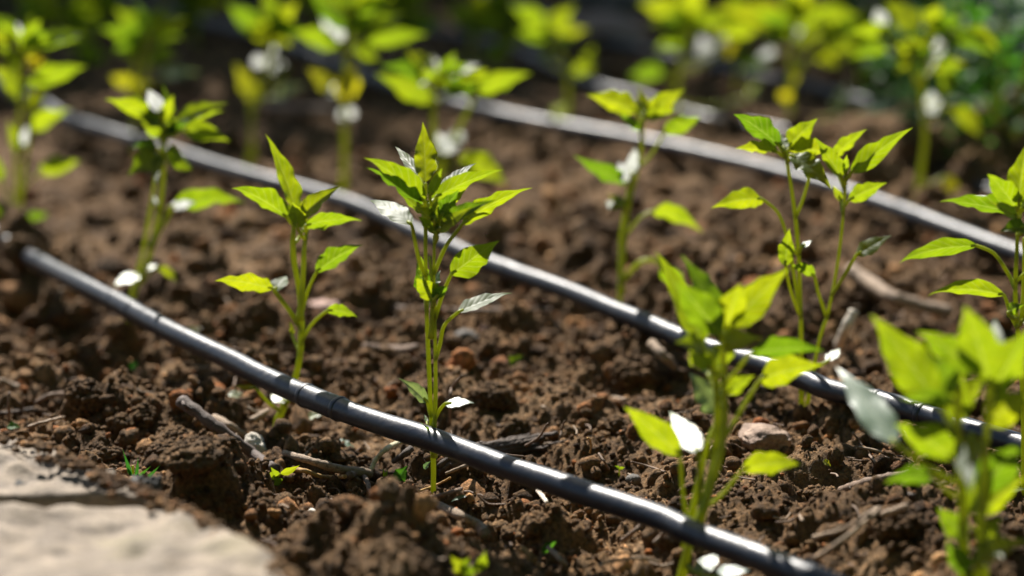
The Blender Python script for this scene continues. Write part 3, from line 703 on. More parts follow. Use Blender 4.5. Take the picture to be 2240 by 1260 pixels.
plant((2112, 1400), [
    [(2105, 1405), (2108, 1250), (2106, 1120), (2095, 950), (2098, 840)],
    [(2130, 1390, -.005), (2140, 1240, -.006), (2150, 1100, -.005), (2160, 920, -.004), (2165, 820, -.004)],
    [(2150, 1380, .006), (2155, 1250, .006), (2140, 1120, .006)]],
  [(2057, 890, 1905, 684, 96, -20, W(bow=.06, a=(2096, 960))), (2135, 818, 2005, 722, 70, -32), (2167, 842, 2110, 664, 92, -14), (2180, 800, 2176, 690, 40, 46, W(db=.02)), (2178, 850, 2255, 716, 72, -24),
   (1960, 972, 1826, 795, 64, 40, W(m=M_PALE, wave=.12, bow=.1, a=(2100, 1060), via=[(2030, 1020)], dt=-.02)), (2086, 1005, 1955, 925, 72, -34), (2040, 1040, 1932, 1056, 40, -34, W(a=(2105, 1100))), (2124, 950, 2122, 1076, 56, 44, W(db=-.02, dt=-.03)),  # first leaf: pale base colour paints in the white of its sun glint
   (2148, 1081, 2232, 966, 80, -20), (2095, 928, 2106, 815, 50, -12), (2150, 1122, 2245, 1040, 60, -24), (2130, 1232, 2256, 1180, 52, 36), (2160, 925, 2265, 856, 80, -24), (2110, 1180, 2050, 1110, 50, -20), (2140, 1190, 2190, 1130, 60, -20), (2115, 1260, 2070, 1180, 46, -16), (2120, 1120, 2180, 1010, 60, 30)],
  'closest and most blurred seedling, large in the lower right corner', 13, .0030, extra=5)
# -- third row
plant((2006, 458), [[(2004, 460), (2012, 390), (2023, 300), (2017, 217), (2020, 160), (2030, 120)], [(2012, 190, -.004), (1985, 130, -.004), (1955, 95, -.004)]],
  [(1943, 99, 1858, 128, 38, -28), (1957, 73, 1852, 70, 32, -38), (2010, 66, 1936, 2, 50, -20, W(a=(2026, 125))), (2027, 56, 2084, 72, 40, -28), (2083, 70, 2194, 128, 38, -32), (2112, 64, 2188, 110, 34, 30),
   (1932, 66, 1916, 14, 30, 48), (2056, 125, 2050, 78, 26, 48), (2072, 202, 2082, 108, 36, -20), (2034, 258, 2036, 194, 42, 46, W(db=-.012)), (2087, 238, 2151, 308, 38, -28, W(bow=.2, a=(2030, 268), via=[(2058, 240)], rp=.0016)),
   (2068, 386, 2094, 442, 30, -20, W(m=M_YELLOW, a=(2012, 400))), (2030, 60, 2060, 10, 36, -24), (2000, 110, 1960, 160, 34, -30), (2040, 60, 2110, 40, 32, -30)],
  'blurred seedling at upper right with a drooping leaf lit yellow', 14, .0032, extra=6)
plant((1732, 296), [[(1730, 298), (1728, 240), (1733, 110), (1738, 50)], [(1740, 160, -.004), (1790, 100, -.004), (1810, 60, -.004)]],
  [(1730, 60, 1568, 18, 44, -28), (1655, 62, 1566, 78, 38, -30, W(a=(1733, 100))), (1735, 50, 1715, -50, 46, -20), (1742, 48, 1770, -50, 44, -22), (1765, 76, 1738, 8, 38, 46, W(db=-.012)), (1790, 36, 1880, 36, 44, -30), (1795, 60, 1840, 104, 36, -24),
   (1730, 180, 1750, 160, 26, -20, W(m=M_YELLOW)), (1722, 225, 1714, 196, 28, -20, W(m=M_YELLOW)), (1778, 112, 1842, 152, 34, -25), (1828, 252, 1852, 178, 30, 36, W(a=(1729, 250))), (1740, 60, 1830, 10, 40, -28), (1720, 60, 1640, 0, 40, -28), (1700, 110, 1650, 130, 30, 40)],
  'blurred seedling at top right with one white glinting leaf in its crown', 15, .0034, extra=8)
plant((1478, 262), [[(1476, 264), (1482, 180), (1494, 100), (1500, 40)]],
  [(1490, 40, 1396, 6, 50, -26), (1496, 36, 1540, -40, 46, -24), (1510, 74, 1434, 106, 44, -26), (1550, 134, 1532, 74, 42, 46), (1578, 100, 1568, 70, 34, 46), (1585, 115, 1612, 90, 30, -24, W(m=M_YELLOW)), (1452, 162, 1374, 166, 36, -30), (1500, 50, 1590, 50, 44, -30), (1640, 212, 1662, 180, 36, 34, W(m=M_PALE, a=(1482, 220))), (1480, 60, 1420, 50, 40, 34)],
  'blurred seedling in front of the pale rock at the top', 16, .0032, extra=8)
plant((1236, 276), [[(1234, 278), (1242, 222), (1238, 140), (1210, 70)]],
  [(1190, 58, 1118, 12, 38, -28), (1204, 66, 1256, 12, 42, -24), (1200, 136, 1188, 96, 48, -18), (1285, 138, 1300, 100, 44, 34), (1250, 160, 1300, 150, 28, -40), (1222, 262, 1240, 228, 40, 30, W(m=M_PALE)), (1200, 80, 1130, 70, 36, -34)],
  'dim blurred seedling left of the pale rock', 17, .0032, extra=8)
plant((1022, 176), [[(1020, 178), (1030, 110), (1034, 50)]],
  [(1034, 50, 1060, -20, 46, -20), (1030, 60, 980, 10, 42, -26), (1036, 60, 1110, 40, 36, -34), (1060, 130, 1120, 100, 34, -30), (1034, 70, 1000, 60, 36, 40)],
  'dim dark green seedling at the top, between the two farthest pipes', 18, .0032, extra=6)
plant((84, 178), [[(84, 180), (86, 110), (82, 20)], [(86, 120, .006), (150, 60, .006)]],
  [(84, 30, 20, -40, 44, -26), (86, 24, 130, -50, 44, -24), (150, 64, 220, 20, 40, -28), (78, 50, 68, 0, 34, 46), (110, 60, 96, 24, 30, 46), (196, 70, 184, 36, 32, 46), (160, 110, 240, 130, 40, -30), (150, 60, 180, -10, 36, -26)],
  'dim blurred seedling in the top left corner', 19, .0032, extra=5)

# -- dim far seedlings under the trees
def far_plant(px, py, hgt, label, seed):
    rng = random.Random(seed * 7); lv = []
    for k in range(11):
        t = .35 + .65 * (k / 10); bx = px + rng.uniform(-8, 8); by = py - hgt * t; a = rng.uniform(0, 6.28); L = rng.uniform(55, 95)
        tx = bx + math.cos(a) * L; ty = by - abs(math.sin(a)) * L * .8 + 14 * (1 - t)
        lv.append((bx, by, tx, ty, rng.uniform(30, 46), rng.choice((-34, -30, -24, -18, 34))))
    plant((px, py), [[(px, py + 2), (px + rng.uniform(-8, 8), py - hgt * .5), (px + rng.uniform(-8, 8), py - hgt)]], lv, label, seed, .003, extra=7)
for i, (px, py, hgt, lab) in enumerate([(430, 118, 150, 'dim seedling in the shade at the top, left of the far pipe end'), (880, 140, 150, 'dim seedling at the top, right of the one cut by the top edge'), (1100, 150, 130, 'dim seedling at the top centre under the trees'),
        (1610, 200, 170, 'dim seedling behind the pinkish rock'), (1880, 230, 170, 'dim seedling left of the one with a yellow lit drooping leaf'), (2080, 215, 170, 'dim seedling between the upper right one and the weed bush'), (700, 60, 110, 'dim seedling touching the top edge left of centre'), (205, 120, 120, 'dim seedling near the top left corner')]):
    far_plant(px, py, hgt, lab, 30 + i)

# ------------------------------------------------------------------ paving
def slab(name, poly, z, th, m, label, seed):
    P = [at(a, b, z) for a, b in poly]; c = sum(P, Vector()) / len(P)
    rng = random.Random(seed); out = []
    for i, p in enumerate(P):
        q_ = P[(i + 1) % len(P)]; n = max(3, int((q_ - p).length / .006))
        for k in range(n): out.append(p.lerp(q_, k / n))
    out = np.array([[p.x, p.y] for p in out]); c2 = np.array([c.x, c.y])
    for _ in range(5): out = (np.roll(out, 1, 0) + out * 2 + np.roll(out, -1, 0)) / 4
    V = []; Fs = []; n = len(out)
    prof = [(1.02, -th), (1.01, -th * .5), (1.0, -.012), (.992, -.006), (.978, -.002), (.955, 0), (.9, 0)] + [(k, 0) for k in np.linspace(.84, .04, 26)]
    for k, dz in prof:
        pts = c2 + (out - c2) * k
        pts = pts + .0035 * np.stack([noise2(pts[:, 0] / .02, pts[:, 1] / .02, seed), noise2(pts[:, 0] / .02, pts[:, 1] / .02, seed + 1)], -1) * (1 if k > .9 else .5)
        zz = z + dz + .006 * noise2(pts[:, 0] / .05, pts[:, 1] / .05, seed + 2) + .003 * noise2(pts[:, 0] / .014, pts[:, 1] / .014, seed + 3) + .0008 * noise2(pts[:, 0] / .005, pts[:, 1] / .005, seed + 4)
        V += [(a - c.x, b - c.y, e) for (a, b), e in zip(pts, zz)]
    for i in range(len(prof) - 1):
        for k in range(n):
            a = i * n + k; b = i * n + (k + 1) % n; Fs.append((a, b, b + n, a + n))
    Fs.append(tuple(range((len(prof) - 1) * n, len(prof) * n)))
    o = mesh_obj(name, V, Fs, m, loc=(c.x, c.y, 0)); o.data.update()
    bm = bmesh.new(); bm.from_mesh(o.data); bmesh.ops.recalc_face_normals(bm, faces=bm.faces); bm.to_mesh(o.data); bm.free()
    return tag(o, label, 'paving stone')
slab('paving_stone', [(-420, 860), (-150, 892), (0, 930), (110, 970), (220, 1020), (338, 1070), (320, 1078), (200, 1068), (60, 1080), (-150, 1094), (-450, 1094)], .055, .09, M_SLAB, 'pale flat paving stone behind the dark joint at the left edge', 3)
slab('paving_stone', [(-450, 1150), (-150, 1138), (60, 1112), (200, 1096), (335, 1086), (450, 1126), (560, 1184), (660, 1262), (740, 1340), (830, 1460), (500, 1560), (-300, 1560)], .060, .09, M_SLAB, 'large pale paving stone filling the bottom left corner', 4)
Vj = []; Tj = []; nx_, ny_ = 260, 26
xs_ = np.linspace(-260, 356, nx_)
for i, px in enumerate(xs_):
    for k in range(ny_):
        py = 1088 + (60 - px) * .06 + (k - ny_ / 2 + .5) * 2.0 * min(1, (360 - px) / 60)
        p = at(px, py, .046); e = abs(k - ny_ / 2 + .5) / (ny_ / 2)
        Vj.append([p.x, p.y, .049 - .03 * e ** 4])
Vj = np.array(Vj)
Vj[:, 2] += .6 * lumps(Vj[:, 0], Vj[:, 1], .009, 61, .6) + .8 * lumps(Vj[:, 0], Vj[:, 1], .005, 62, .7) + .003 * noise2(Vj[:, 0] / .012, Vj[:, 1] / .012, 63)
q = (np.arange(nx_ - 1)[:, None] * ny_ + np.arange(ny_ - 1)[None, :]).ravel()
o = big_mesh('mortar_joint', Vj, np.stack([q, q + 1, q + ny_ + 1, q + ny_], -1), M_MORTAR, 4)
rs = np.random.RandomState(15); Vd = []; Td = []; off = 0
for i in range(420):                       # earth spilled on the stones
    e = [(-60, 925), (110, 972), (220, 1022), (338, 1074), (450, 1128), (560, 1186), (660, 1264)]
    t = rs.uniform(0, 5.99); k = int(t); f_ = t - k; px = e[k][0] * (1 - f_) + e[k + 1][0] * f_; py = e[k][1] * (1 - f_) + e[k + 1][1] * f_
    q_ = abs(rs.normal()) * 22; r_ = rs.uniform(.0008, .0034)
    p = at(px - q_ * .6, py + q_ * .55, .058 + r_ * .5); v = lump_shape(ICO[1][0], 400 + i % 30, .34) * r_ * np.array([1, 1, .8]) + np.array(p); Vd.append(v); Td.append(ICO[1][1] + off); off += len(v)
sp_ = big_mesh('spilled_soil', np.concatenate(Vd), np.concatenate(Td), M_CRUMB, 3); tag(sp_, 'crumbs of earth spilled over the edge of the paving stones', 'soil crumbs', kind='stuff')
tag(o, 'rough dark grey mortar in the joint between the two paving stones', 'mortar')

# ------------------------------------------------------------------ clods and stones
for i, (px, py, w_, h_, lab, kw) in enumerate([
    (850, 1205, 210, 150, 'big dark blurred clod at the bottom, in front of the pipe', dict(amt=.22)),
    (425, 1085, 150, 70, 'dark blurred clod beside the large paving stone', {}),
    (515, 1110, 90, 50, 'brown clod on the right of the dark one by the paving stone', {}),
    (315, 885, 66, 66, 'sharp pointed clod left of the top end of the dark stick', {}),
    (190, 880, 100, 80, 'broken dark clod carrying a small dry brown flower', {}),
    (270, 925, 70, 62, 'upright dark clod between the flower clod and the stick', {}),
    (165, 850, 90, 46, 'low brown clod at the back of the group beside the paving stone', {}),
    (385, 950, 110, 60, 'wide dark clod in front of the dark stick', {}),
    (215, 955, 90, 46, 'dark crumbly clod at the edge of the rear paving stone', {}),
    (590, 1005, 46, 44, 'small shiny clod right of the white stone', {}),
    (360, 985, 80, 46, 'rounded clod with a crumbly top near the small grass tuft', {}),
    (1075, 860, 100, 70, 'smooth faced clod right behind the low leaf of the central seedling', dict(amt=.18)),
    (1130, 930, 90, 54, 'crumbly clod mound above the pipe, right of the central stem', {}),
    (1345, 930, 70, 46, 'grey brown clod left of the white glinting leaf', {}),
    (1390, 800, 110, 70, 'brown clod below the second pipe, right of centre', {}),
    (1250, 945, 46, 40, 'little round clod in the middle of the bed', {}),
    (1590, 1070, 90, 56, 'dark clod just behind the pipe at lower right', {}),
    (1960, 1130, 120, 80, 'blurred clod low at right, left of the closest seedling', {}),
    (2170, 1250, 120, 60, 'blurred dark clod at the bottom right, under the closest seedling', {}),
    (42, 546, 84, 66, 'clod lying over the nearest pipe at the left edge', dict(at_z=.018)),
    (1180, 1140, 60, 40, 'lump of dark earth below the pipe right of the central stem', {}),
    (1120, 1165, 46, 36, 'pebble sized clod beside the pale twig at the bottom', {}),
    (1800, 1060, 70, 40, 'dark clod in front of the two crossed twigs', {})]):
    lump('soil_clod', px, py, w_, h_, M_CLOD, lab, 'clod', 'larger clods of soil', i, 5 if w_ > 60 else 4, **{**dict(amt=.34, sharp=.6), **kw})
lump('stone', 555, 976, 58, 74, M_STONE, 'rough white stone leaning on the dark stick', 'stone', seed=41, amt=.3, sink=.02)
lump('stone', 1668, 946, 126, 66, M_TAN, 'tan rounded stone right of the close seedling', 'stone', seed=42, amt=.2, sub=5)
lump('stone', 1012, 735, 84, 50, M_GREY, 'blurred grey stone behind the central seedling stem', 'stone', seed=43, amt=.15)
lump('stone', 136, 655, 54, 70, M_STONE, 'blurred white stone under the nearest pipe at left', 'stone', seed=44, amt=.2)
lump('stone', 715, 660, 84, 34, M_PINK, 'flat pinkish stone behind the low right leaf of the second seedling', 'stone', seed=45, amt=.15)
lump('pebble', 1386, 1044, 36, 26, M_GREY, 'small smooth grey pebble in the middle of the bed at right', 'pebble', seed=46, amt=.12, sharp=.1)
lump('pebble', 1384, 1062, 38, 28, M_CLOD, 'brown pebble just below the smooth grey one', 'pebble', seed=47, amt=.2)
lump('pebble', 1062, 712, 26, 24, M_PINK, 'pale pink pebble right of the blurred grey stone', 'pebble', seed=48, amt=.1)
lump('pebble', 1640, 585, 36, 30, M_STONE, 'blurred white pebble between the two rows at right', 'pebble', seed=49, amt=.1)
lump('pebble', 1292, 958, 24, 14, M_GREY, 'tiny pale pebble near the red sprout', 'pebble', seed=50, amt=.1)
lump('pebble', 1205, 712, 46, 24, M_PINK, 'flat reddish pebble below the second pipe', 'pebble', seed=51, amt=.12)
lump('pebble', 900, 1112, 22, 18, M_GREY, 'small grey pebble below the central stem', 'pebble', seed=52, amt=.12)
lump('pebble', 560, 1052, 18, 20, M_PINK, 'tiny pink pebble at the foot of the small weed', 'pebble', seed=53, amt=.12)
lump('pebble', 683, 1124, 18, 14, M_STONE, 'tiny white pebble left of the big blurred clod', 'pebble', seed=54, amt=.12)
lump('rock', 1310, 62, 300, 110, M_TAN, 'large pale blurred rock at the top of the picture', 'rock', seed=55, amt=.2, sub=5, sink=.35, depth=.6)
lump('rock', 1330, -10, 220, 110, M_GREY, 'grey blurred rock behind the large pale one', 'rock', seed=56, amt=.2, sub=4, sink=.3, depth=.5)
lump('rock', 1625, 118, 80, 46, M_PINK, 'blurred pinkish rock between two upper right seedlings', 'rock', seed=57, amt=.2)

# ------------------------------------------------------------------ sticks, roots, straw
def stick(name, pts, r0, r1, m, label, cat, seed=0, lift=0.0, wob=.12, lifts=None, flat=1.0, sides=9, group=None):
    P = []
    for i, p in enumerate(pts):
        g = ground(p[0], p[1]); z = (p[2] if len(p) > 2 else lift)
        a, b = at(p[0], p[1], g.z + z), g
        P.append(a + Vector((0, 0, r0 * .5 + .0025)))
    rng = random.Random(seed)
    path = spline(P, 8)
    path = [p + Vector((rng.uniform(-1, 1), rng.uniform(-1, 1), rng.uniform(-1, 1))) * r0 * .10 for p in path]
    c = sum(path, Vector()) / len(path)
    V, Fs, uv = tube([p - c for p in path], lambda t: (r0 + (r1 - r0) * t) * (1 + .06 * math.sin(t * 19 + seed) + .04 * math.sin(t * 47 + seed * 2)), sides, wob * .5, seed, True, flat)
    o = mesh_obj(name, V, Fs, m, loc=c, uv=uv); return tag(o, label, cat, group)
stick('stick', [(398, 893, .012), (450, 930, .012), (510, 975, .010), (560, 1012, .006), (600, 1040, .0)], .0042, .0028, M_DARKWOOD, 'dark stick slanting down to the white stone at lower left', 'stick', 1)
stick('twig', [(396, 880, .016), (404, 896, .013), (420, 912, .011)], .0008, .0016, M_DARKWOOD, 'short side shoot at the top end of the dark stick', 'twig', 2)
stick('twig', [(470, 925, .002), (500, 942, .003), (535, 965, .003)], .0026, .0022, M_STRAW, 'beige straw behind the dark stick', 'twig', 3)
stick('twig', [(622, 1002, .006), (680, 1020, .007), (740, 1037, .006), (812, 1048, .004)], .0020, .0032, M_STRAW, 'grey beige stem lying from the small weed to the white shoot', 'twig', 4)
stick('shoot', [(808, 1048, .002), (824, 1014, .009), (850, 990, .014), (880, 976, .016), (914, 974, .014)], .0014, .0018, M_SHOOT, 'thin white shoot arching up to the pipe', 'shoot', 5, wob=.03)
stick('root', [(622, 1052, 0), (640, 1040, .004), (665, 1041, .004), (700, 1053, .003), (735, 1056, .003), (755, 1054, .002)], .0016, .0013, M_ROOT, 'wavy orange root lying on the soil right of the small weed', 'root', 6, wob=.05)
stick('root', [(765, 1052, .003), (790, 1046, .003), (806, 1075, .001), (812, 1100, 0)], .0024, .001, M_TWIG, 'brown hooked root at the end of the wavy orange one', 'root', 7)
def bark_piece(pts, label):
    rng = random.Random(3); G = [ground(a, b) + Vector((0, 0, z)) for a, b, z in pts]; c = sum(G, Vector()) / len(G); V = []; Fs = []; UV = []
    for k in range(22):
        a = rng.uniform(0, 6.28); r = .0062 * rng.random() ** .5; o_ = Vector((0, math.cos(a) * r * 1.2, math.sin(a) * r * .8 + .002))
        t0, t1 = rng.uniform(0, .3), rng.uniform(.6, 1)
        path = spline(G, 8); n = len(path); path = path[int(t0 * n):int(t1 * n) + 1]
        path = [p - c + o_ * (.7 + .5 * i / len(path)) + Vector((rng.uniform(-1, 1), rng.uniform(-1, 1), rng.uniform(-1, 1))) * .0005 for i, p in enumerate(path)]
        rr = rng.uniform(.0009, .0024)
        v, f, u = tube(path, lambda t: rr * (1.1 - .5 * t), 6, .12, k); b_ = len(V); V += v; UV += u; Fs += [tuple(x + b_ for x in ff) for ff in f]
    tag(mesh_obj('bark_piece', V, Fs, M_BARK, loc=c, uv=UV), label, 'bark')
bark_piece([(960, 1054, .004), (1020, 1036, .007), (1090, 1008, .007), (1160, 985, .006), (1240, 975, .003)], 'dark split piece of bark lying under the pipe right of the central stem')
stick('twig', [(975, 1046, .012), (1015, 1030, .016), (1060, 1010, .018)], .0009, .0012, M_STRAW, 'pale sliver along the top of the dark bark piece', 'twig', 9)
stick('twig', [(1150, 985, .014), (1180, 965, .02), (1195, 940, .028), (1200, 936, .03)], .0009, .0005, M_TWIG, 'thin curved twig rising behind the pipe in the middle', 'twig', 10)
stick('twig', [(1226, 965, .008), (1230, 945, .018), (1235, 930, .024)], .0007, .0005, M_TWIG, 'upright hair thin twig right of the curved one', 'twig', 11)
stick('stick', [(918, 1094, .003), (955, 1115, .005), (1005, 1140, .006), (1045, 1162, .006), (1062, 1182, .004)], .0020, .0036, M_STRAW, 'beige branch lying below the central stem', 'stick', 12, wob=.2)
stick('twig', [(1178, 1085, .004), (1188, 1100, .004), (1197, 1112, .003)], .0016, .0012, M_PALEWOOD, 'short pale chip below the pipe in the middle', 'twig', 13)
stick('twig', [(1000, 1085, .004), (1012, 1096, .004), (1024, 1104, .003)], .0016, .0014, M_STRAW, 'short beige chip right of the foot of the central stem', 'twig', 14)
stick('twig', [(985, 1055, .004), (960, 1068, .005), (915, 1085, .003)], .0007, .0006, M_ROOT, 'thread of orange root at the foot of the central stem', 'root', 15)
stick('twig', [(1200, 1210, .004), (1225, 1235, .006), (1240, 1250, .005)], .0014, .0016, M_STRAW, 'brown twig at the bottom edge in the middle', 'twig', 16)
stick('twig', [(1360, 1195, .006), (1390, 1172, .010), (1405, 1155, .012)], .0014, .0012, M_TWIG, 'blurred twig pointing up under the pipe, lower middle', 'twig', 17)
stick('twig', [(1430, 1200, .006), (1450, 1180, .012), (1470, 1165, .014)], .0012, .0012, M_TWIG, 'blurred twig next right of the one pointing up under the pipe', 'twig', 18)
stick('twig', [(1310, 1250, .008), (1330, 1240, .010), (1400, 1232, .006), (1440, 1240, .004)], .001, .001, M_STRAW, 'thin straw lying along the bottom edge', 'twig', 19)
stick('twig', [(1780, 1188, .014), (1850, 1168, .018), (1900, 1135, .02), (1918, 1120, .02)], .0013, .001, M_STRAW, 'long pale straw crossing in front of the closest seedling', 'twig', 20)
stick('twig', [(1785, 1235, .016), (1830, 1205, .02), (1880, 1165, .02), (1925, 1125, .02)], .0017, .0012, M_STRAW, 'second long straw below the first near the closest seedling', 'twig', 21)
stick('twig', [(1838, 1085, .012), (1900, 1068, .014), (1960, 1056, .014), (2010, 1048, .012)], .0026, .0030, M_TWIG, 'brown branch piece left of the closest seedling', 'twig', 22)
stick('twig', [(1858, 1080, .01), (1920, 1084, .01), (2000, 1096, .01)], .0016, .0014, M_BARK, 'dark thin branch crossing under the brown one', 'twig', 23)
stick('twig', [(1930, 1140, .012), (1958, 1130, .013), (1982, 1120, .014)], .0020, .0018, M_STRAW, 'short beige twig below the brown branch piece', 'twig', 24)
stick('twig', [(1865, 955, .006), (1890, 990, .008), (1915, 1022, .004)], .0007, .0007, M_TWIG, 'thin dark twig on the soil left of the closest seedling', 'twig', 25)
stick('stick', [(1836, 765, .012), (1848, 735, .028), (1868, 692, .045)], .0038, .0036, M_PALEWOOD, 'pale cut stake sticking up right of the twin stemmed seedling', 'stake', 26, wob=.03)
stick('stick', [(1862, 608, .01), (1900, 632, .012), (1945, 662, .012), (1992, 678, .01), (2080, 700, .004)], .0058, .0050, M_STRAW, 'thick beige branch lying behind the right edge seedling', 'stick', 27)
stick('stick', [(860, 685, .008), (960, 692, .01), (1080, 692, .01), (1200, 690, .008)], .0028, .0026, M_TWIG, 'long blurred brown stem lying below the second pipe', 'stick', 28)
stick('stick', [(800, 772, .004), (850, 778, .006), (915, 774, .006)], .0034, .003, M_TWIG, 'blurred brown twig left of the central stem', 'twig', 29)
stick('stick', [(575, 240, .01), (640, 250, .012), (740, 255, .012)], .006, .0055, M_TWIG, 'blurred branch between two second row seedlings', 'stick', 30)
stick('twig', [(1296, 880, .004), (1330, 880, .005), (1372, 884, .003)], .0016, .0013, M_STRAW, 'pale root sliver on the soil right of centre', 'twig', 31)
stick('stick', [(1425, 765, .008), (1450, 790, .01), (1475, 815, .006)], .0036, .003, M_STRAW, 'grey beige stick below the second pipe', 'stick', 32)
stick('twig', [(1310, 1002, .012), (1322, 1020, .008), (1332, 1036, .004)], .0007, .0007, M_TWIG, 'fine straight twig behind the pipe right of centre', 'twig', 33)
stick('twig', [(1380, 1020, .006), (1420, 1030, .005), (1455, 1042, .004)], .0007, .0006, M_TWIG, 'fine flat twig right of the smooth grey pebble', 'twig', 34)
stick('twig', [(1010, 832, .03), (990, 855, .02), (985, 880, .01), (985, 935, .002)], .0008, .0010, M_TWIG, 'bent dry twig standing behind the low right leaf of the central seedling', 'twig', 35)
stick('twig', [(20, 930, .0), (20, 900, .015), (21, 868, .028)], .0011, .0010, M_TWIG, 'upright dark twig at the far left above the paving stone', 'twig', 36)
stick('twig', [(0, 843, .004), (24, 852, .004), (44, 858, .003)], .0022, .0018, M_STRAW, 'grey twig at the left edge', 'twig', 37)
stick('twig', [(0, 916, .004), (45, 910, .004), (80, 904, .003)], .0016, .0014, M_BARK, 'dark twig lying at the left edge by the paving stone', 'twig', 38)
stick('twig', [(68, 945, .006), (100, 935, .008), (138, 925, .006)], .0026, .0016, M_STRAW, 'grey splinter at the edge of the rear paving stone', 'twig', 39, flat=.5)
stick('twig', [(80, 890, .004), (110, 875, .008), (136, 872, .006)], .0014, .0018, M_TWIG, 'curved brown twig behind the splinter at left', 'twig', 40)
stick('twig', [(462, 1062, .012), (490, 1048, .014), (514, 1035, .014)], .0012, .0014, M_STRAW, 'pale dry chip beside the small grass tuft', 'twig', 41, flat=.5)
stick('twig', [(540, 900, .003), (560, 912, .003), (585, 908, .003)], .0014, .0012, M_STRAW, 'short straw left of the foot of the second seedling', 'twig', 42)
stick('twig', [(550, 932, .004), (570, 920, .006), (585, 910, .008)], .0022, .0018, M_STRAW, 'grey stub under the second seedling', 'twig', 43)
stick('twig', [(664, 1008, .002), (676, 998, .006), (684, 988, .008)], .0010, .0008, M_STRAW, 'small splinter standing behind the grey beige stem', 'twig', 44)
stick('twig', [(862, 1020, .01), (880, 1008, .014), (900, 992, .018)], .0016, .0022, M_BARK, 'dark broken twig leaning under the pipe left of the central stem', 'twig', 45)
stick('sprout', [(1290, 1000, .0), (1293, 985, .008), (1290, 970, .016), (1285, 968, .017)], .0006, .0005, M_ROOT, 'thin red sprout behind the pipe right of the bark piece', 'sprout', 46)
stick('twig', [(1010, 1080, .003), (965, 1094, .004), (930, 1098, .003), (868, 1096, .002)], .0012, .0008, M_TWIG, 'thin brown root running left from the central stem', 'root', 47)
# scraps of straw and fibre too many to tell apart
def scraps(seed, count, l0, l1, r0, r1, m, label):
    rs = np.random.RandomState(seed); Vf = []; Tf = []; off = 0
    for i in range(count):
        yv = math.sqrt(rs.uniform(1.05 ** 2, 2.1 ** 2)); xv = rs.uniform(-1, 1) * .27 * yv
        L = rs.uniform(l0, l1); a = rs.uniform(0, 6.28); dz = rs.uniform(-.1, .25)
        p = Vector((xv, yv, tz(xv, yv) + .0024)); d = Vector((math.cos(a), math.sin(a), dz)) * L
        path = spline([p, p + d * .5 + Vector(rs.normal(size=3)) * L * .09, p + d], 3)
        V, Fs, uv = tube(path, rs.uniform(r0, r1), 5, .1, i, False)
        Vf.append(np.array([v[:] for v in V])); Tf.append(np.array(Fs) + off); off += len(V)
    o = big_mesh('straw_scraps', np.concatenate(Vf), np.concatenate(Tf), m, 4)
    tag(o, label, 'straw scraps', kind='stuff')
scraps(5, 750, .004, .018, .00025, .0008, M_TWIG, 'brown scraps of twig and root fibre strewn over the soil')
scraps(6, 260, .004, .016, .0004, .0011, M_STRAW, 'pale chips of dry straw strewn over the soil')

# ------------------------------------------------------------------ fallen leaves, weeds
def lone_leaf(name, bx, by, tx, ty, wpx, phi, m, label, cat, seed, lift=.004, bow=.15, parent=None, dt=0, base=.02):
    g = ground(bx, by); B = at(bx, by, g.z + lift); T = aty(tx, ty, B.y + dt); k = (B - CAM).dot(FWD) / F
    mm = (T - B).normalized(); c = (CAM - B).normalized(); n0 = (c - mm * c.dot(mm)).normalized()
    best = None
    for sg in (1, -1):
        nn = Matrix.Rotation(sg * R(abs(phi)), 3, mm) @ n0
        if best is None or (nn.z > best.z) == (phi > 0): best = nn
    wd = min(wpx * k / max(.3, math.cos(R(phi))), (T - B).length * .8)
    O = parent.location if parent else B
    V, Fs, uv = leaf_mesh(B - O, T - O, wd, best, bow, .3, seed, 1 if phi > 0 else -1, 16, 8, .05, 0, base)
    o = mesh_obj(name, V, Fs, m, parent, loc=(0, 0, 0) if parent else B, uv=uv)
    if not parent: tag(o, label, cat)
    return o
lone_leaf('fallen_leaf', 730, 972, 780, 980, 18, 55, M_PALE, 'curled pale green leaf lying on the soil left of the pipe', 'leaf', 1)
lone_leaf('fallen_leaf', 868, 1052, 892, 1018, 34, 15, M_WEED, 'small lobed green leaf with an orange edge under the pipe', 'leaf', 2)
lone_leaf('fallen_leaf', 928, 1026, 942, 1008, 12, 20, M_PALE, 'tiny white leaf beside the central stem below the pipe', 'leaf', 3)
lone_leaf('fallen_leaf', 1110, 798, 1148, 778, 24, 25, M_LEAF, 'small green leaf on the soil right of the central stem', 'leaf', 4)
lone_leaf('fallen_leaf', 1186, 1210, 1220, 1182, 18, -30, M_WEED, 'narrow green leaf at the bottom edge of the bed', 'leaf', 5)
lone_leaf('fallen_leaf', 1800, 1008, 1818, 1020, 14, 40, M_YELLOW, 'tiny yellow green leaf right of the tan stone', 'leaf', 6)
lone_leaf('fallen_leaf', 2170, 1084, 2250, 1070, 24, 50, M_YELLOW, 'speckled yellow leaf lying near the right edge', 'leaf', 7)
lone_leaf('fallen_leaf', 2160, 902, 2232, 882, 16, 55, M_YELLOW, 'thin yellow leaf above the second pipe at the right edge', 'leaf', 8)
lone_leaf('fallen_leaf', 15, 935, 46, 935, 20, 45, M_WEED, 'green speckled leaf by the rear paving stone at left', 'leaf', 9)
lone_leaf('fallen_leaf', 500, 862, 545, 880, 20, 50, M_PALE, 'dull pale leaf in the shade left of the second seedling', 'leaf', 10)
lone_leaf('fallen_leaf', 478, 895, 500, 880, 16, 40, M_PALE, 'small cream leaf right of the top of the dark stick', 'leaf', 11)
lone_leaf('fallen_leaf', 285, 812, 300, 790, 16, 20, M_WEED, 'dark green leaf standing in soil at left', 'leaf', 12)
lone_leaf('fallen_leaf', 360, 862, 392, 842, 24, 40, M_PALE, 'whitish dry leaf at left behind the pointed clod', 'leaf', 13)
